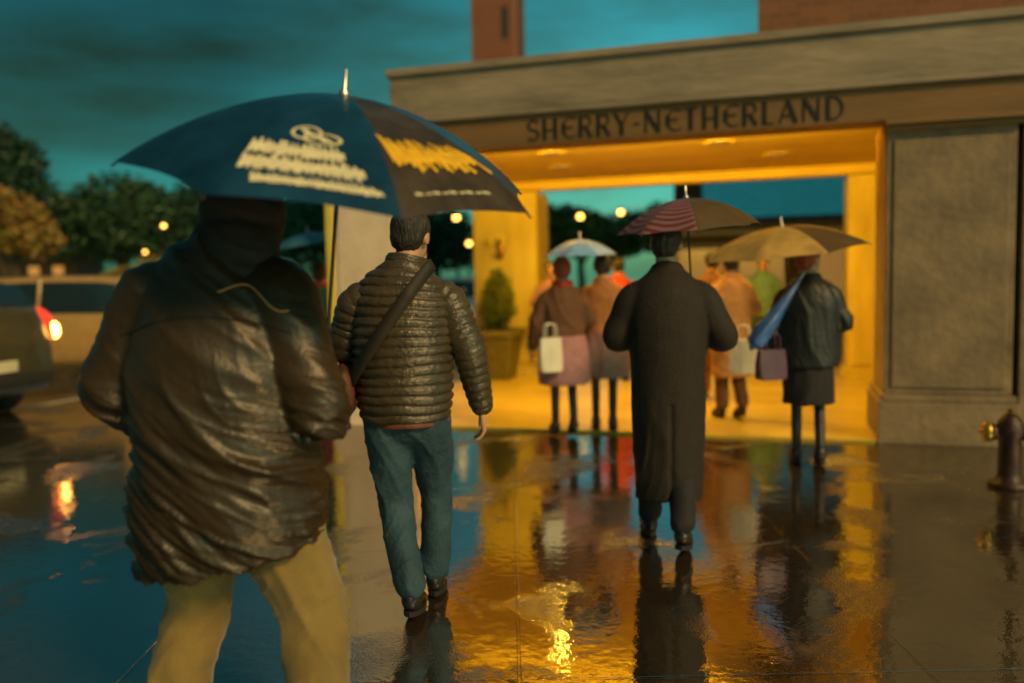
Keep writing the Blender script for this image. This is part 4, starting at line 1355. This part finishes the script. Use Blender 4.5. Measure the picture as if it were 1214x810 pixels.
    b = MB(); b.box(-h2 - .03, -h2 + .08, -.74, .74, .40, .52); b.build('rear_bumper', 'tyre', e, bevel=.03)
    b = MB(); b.box(h2 - .08, h2 + .03, -.68, .68, .38, .50); b.build('front_bumper', 'tyre', e, bevel=.03)
    b = MB(); b.box(-h2 - .035, -h2 + .02, -.22, .22, .56, .68); b.build('number_plate', 'plate', e, smooth=False)
    return e


car(V((-7.72, 9.6, 0.0)), R(166), 'dark olive car at the left edge with its red tail light lit', 'car_olive', 4.5, 1.58, 'suv', tail=True)
car(((95 - 607) * 13.6 / F, 14.2, 0.0), R(4), 'tan car crossing behind the lit tail light', 'car_tan', 4.7, 1.62, 'suv')
car(((352 - 607) * 16 / F, 16.5, 0.0), R(176), 'orange red car behind the teal jacket, left of the cream front pier', 'car_red', 4.3, 1.46, 'sedan')
car(((538 - 607) * 18.5 / F, 20.0, 0.0), R(-92), 'white car with lit headlights seen past the sleeve of the quilted jacket', 'car_white', 4.4, 1.46, 'sedan', head=True)

# ------------------------------------------------------------------ light
SUN_AZ = R(141)       # measured clockwise from +Y: behind the camera to the right
SUN_EL = R(34)
w = bpy.data.worlds.new('World'); sc.world = w
w.use_nodes = True
nt = w.node_tree
bg = nt.nodes['Background']
sky = nt.nodes.new('ShaderNodeTexSky'); sky.sky_type = 'NISHITA'; sky.sun_disc = False
sky.sun_elevation = SUN_EL; sky.sun_rotation = SUN_AZ
sky.air_density = 1.0; sky.dust_density = 1.0; sky.ozone_density = 3.0
tc = nt.nodes.new('ShaderNodeTexCoord')
mp = nt.nodes.new('ShaderNodeMapping'); mp.inputs['Scale'].default_value = (1.0, 1.0, 4.2); mp.inputs['Rotation'].default_value = (0, R(8), 0)
nt.links.new(tc.outputs['Generated'], mp.inputs['Vector'])
nz = nt.nodes.new('ShaderNodeTexNoise'); nz.inputs['Scale'].default_value = 2.0; nz.inputs['Detail'].default_value = 6; nz.inputs['Roughness'].default_value = .55
nt.links.new(mp.outputs[0], nz.inputs['Vector'])
cr = nt.nodes.new('ShaderNodeValToRGB')      # rain cloud: dark olive folds against teal evening sky
el = cr.color_ramp.elements
el[0].position = .34; el[0].color = (.050, .085, .036, 1)
el[1].position = .66; el[1].color = (.060, .30, .215, 1)
nt.links.new(nz.outputs['Fac'], cr.inputs[0])
sx_ = nt.nodes.new('ShaderNodeSeparateXYZ'); nt.links.new(tc.outputs['Generated'], sx_.inputs[0])
mr = nt.nodes.new('ShaderNodeMapRange')       # the cloud base is thinner and brighter towards the horizon
mr.inputs['From Min'].default_value = 0.05; mr.inputs['From Max'].default_value = 0.50
mr.inputs['To Min'].default_value = 1.7; mr.inputs['To Max'].default_value = 1.0
nt.links.new(sx_.outputs[2], mr.inputs['Value'])
ms = nt.nodes.new('ShaderNodeVectorMath'); ms.operation = 'SCALE'
mr2 = nt.nodes.new('ShaderNodeMapRange')      # and breaks open towards the right of the street
mr2.inputs['From Min'].default_value = -0.30; mr2.inputs['From Max'].default_value = 0.12
mr2.inputs['To Min'].default_value = 0.85; mr2.inputs['To Max'].default_value = 3.2
nt.links.new(sx_.outputs[0], mr2.inputs['Value'])
mr3 = nt.nodes.new('ShaderNodeMapRange')
mr3.inputs['From Min'].default_value = 0.31; mr3.inputs['From Max'].default_value = 0.50
mr3.inputs['To Min'].default_value = 1.0; mr3.inputs['To Max'].default_value = 1.9
nt.links.new(sx_.outputs[2], mr3.inputs['Value'])
m3 = nt.nodes.new('ShaderNodeMath'); m3.operation = 'MULTIPLY'
nt.links.new(mr.outputs[0], m3.inputs[0]); nt.links.new(mr3.outputs[0], m3.inputs[1])
mm = nt.nodes.new('ShaderNodeMath'); mm.operation = 'MULTIPLY'
nt.links.new(m3.outputs[0], mm.inputs[0]); nt.links.new(mr2.outputs[0], mm.inputs[1])
nt.links.new(cr.outputs[0], ms.inputs[0]); nt.links.new(mm.outputs[0], ms.inputs['Scale'])
mx = nt.nodes.new('ShaderNodeMix'); mx.data_type = 'RGBA'; mx.blend_type = 'MULTIPLY'; mx.inputs['Factor'].default_value = 1
nt.links.new(sky.outputs[0], mx.inputs[6]); nt.links.new(ms.outputs[0], mx.inputs[7])
nt.links.new(mx.outputs[2], bg.inputs['Color'])
bg.inputs['Strength'].default_value = 0.10

sd_ = bpy.data.lights.new('sun', 'SUN'); sd_.energy = 2.9; sd_.angle = R(12); sd_.color = (1.0, .57, .20)
so = bpy.data.objects.new('sun', sd_); COL.objects.link(so)
dirv = V((math.sin(SUN_AZ) * math.cos(SUN_EL), math.cos(SUN_AZ) * math.cos(SUN_EL), math.sin(SUN_EL)))
so.rotation_euler = dirv.to_track_quat('Z', 'Y').to_euler()

sc.view_settings.view_transform = 'Standard'
sc.view_settings.look = 'None'
sc.view_settings.exposure = 0.0
sc.view_settings.gamma = 1.0
sc.render.engine = 'CYCLES'
sc.cycles.max_bounces = 6
sc.cycles.use_denoising = True
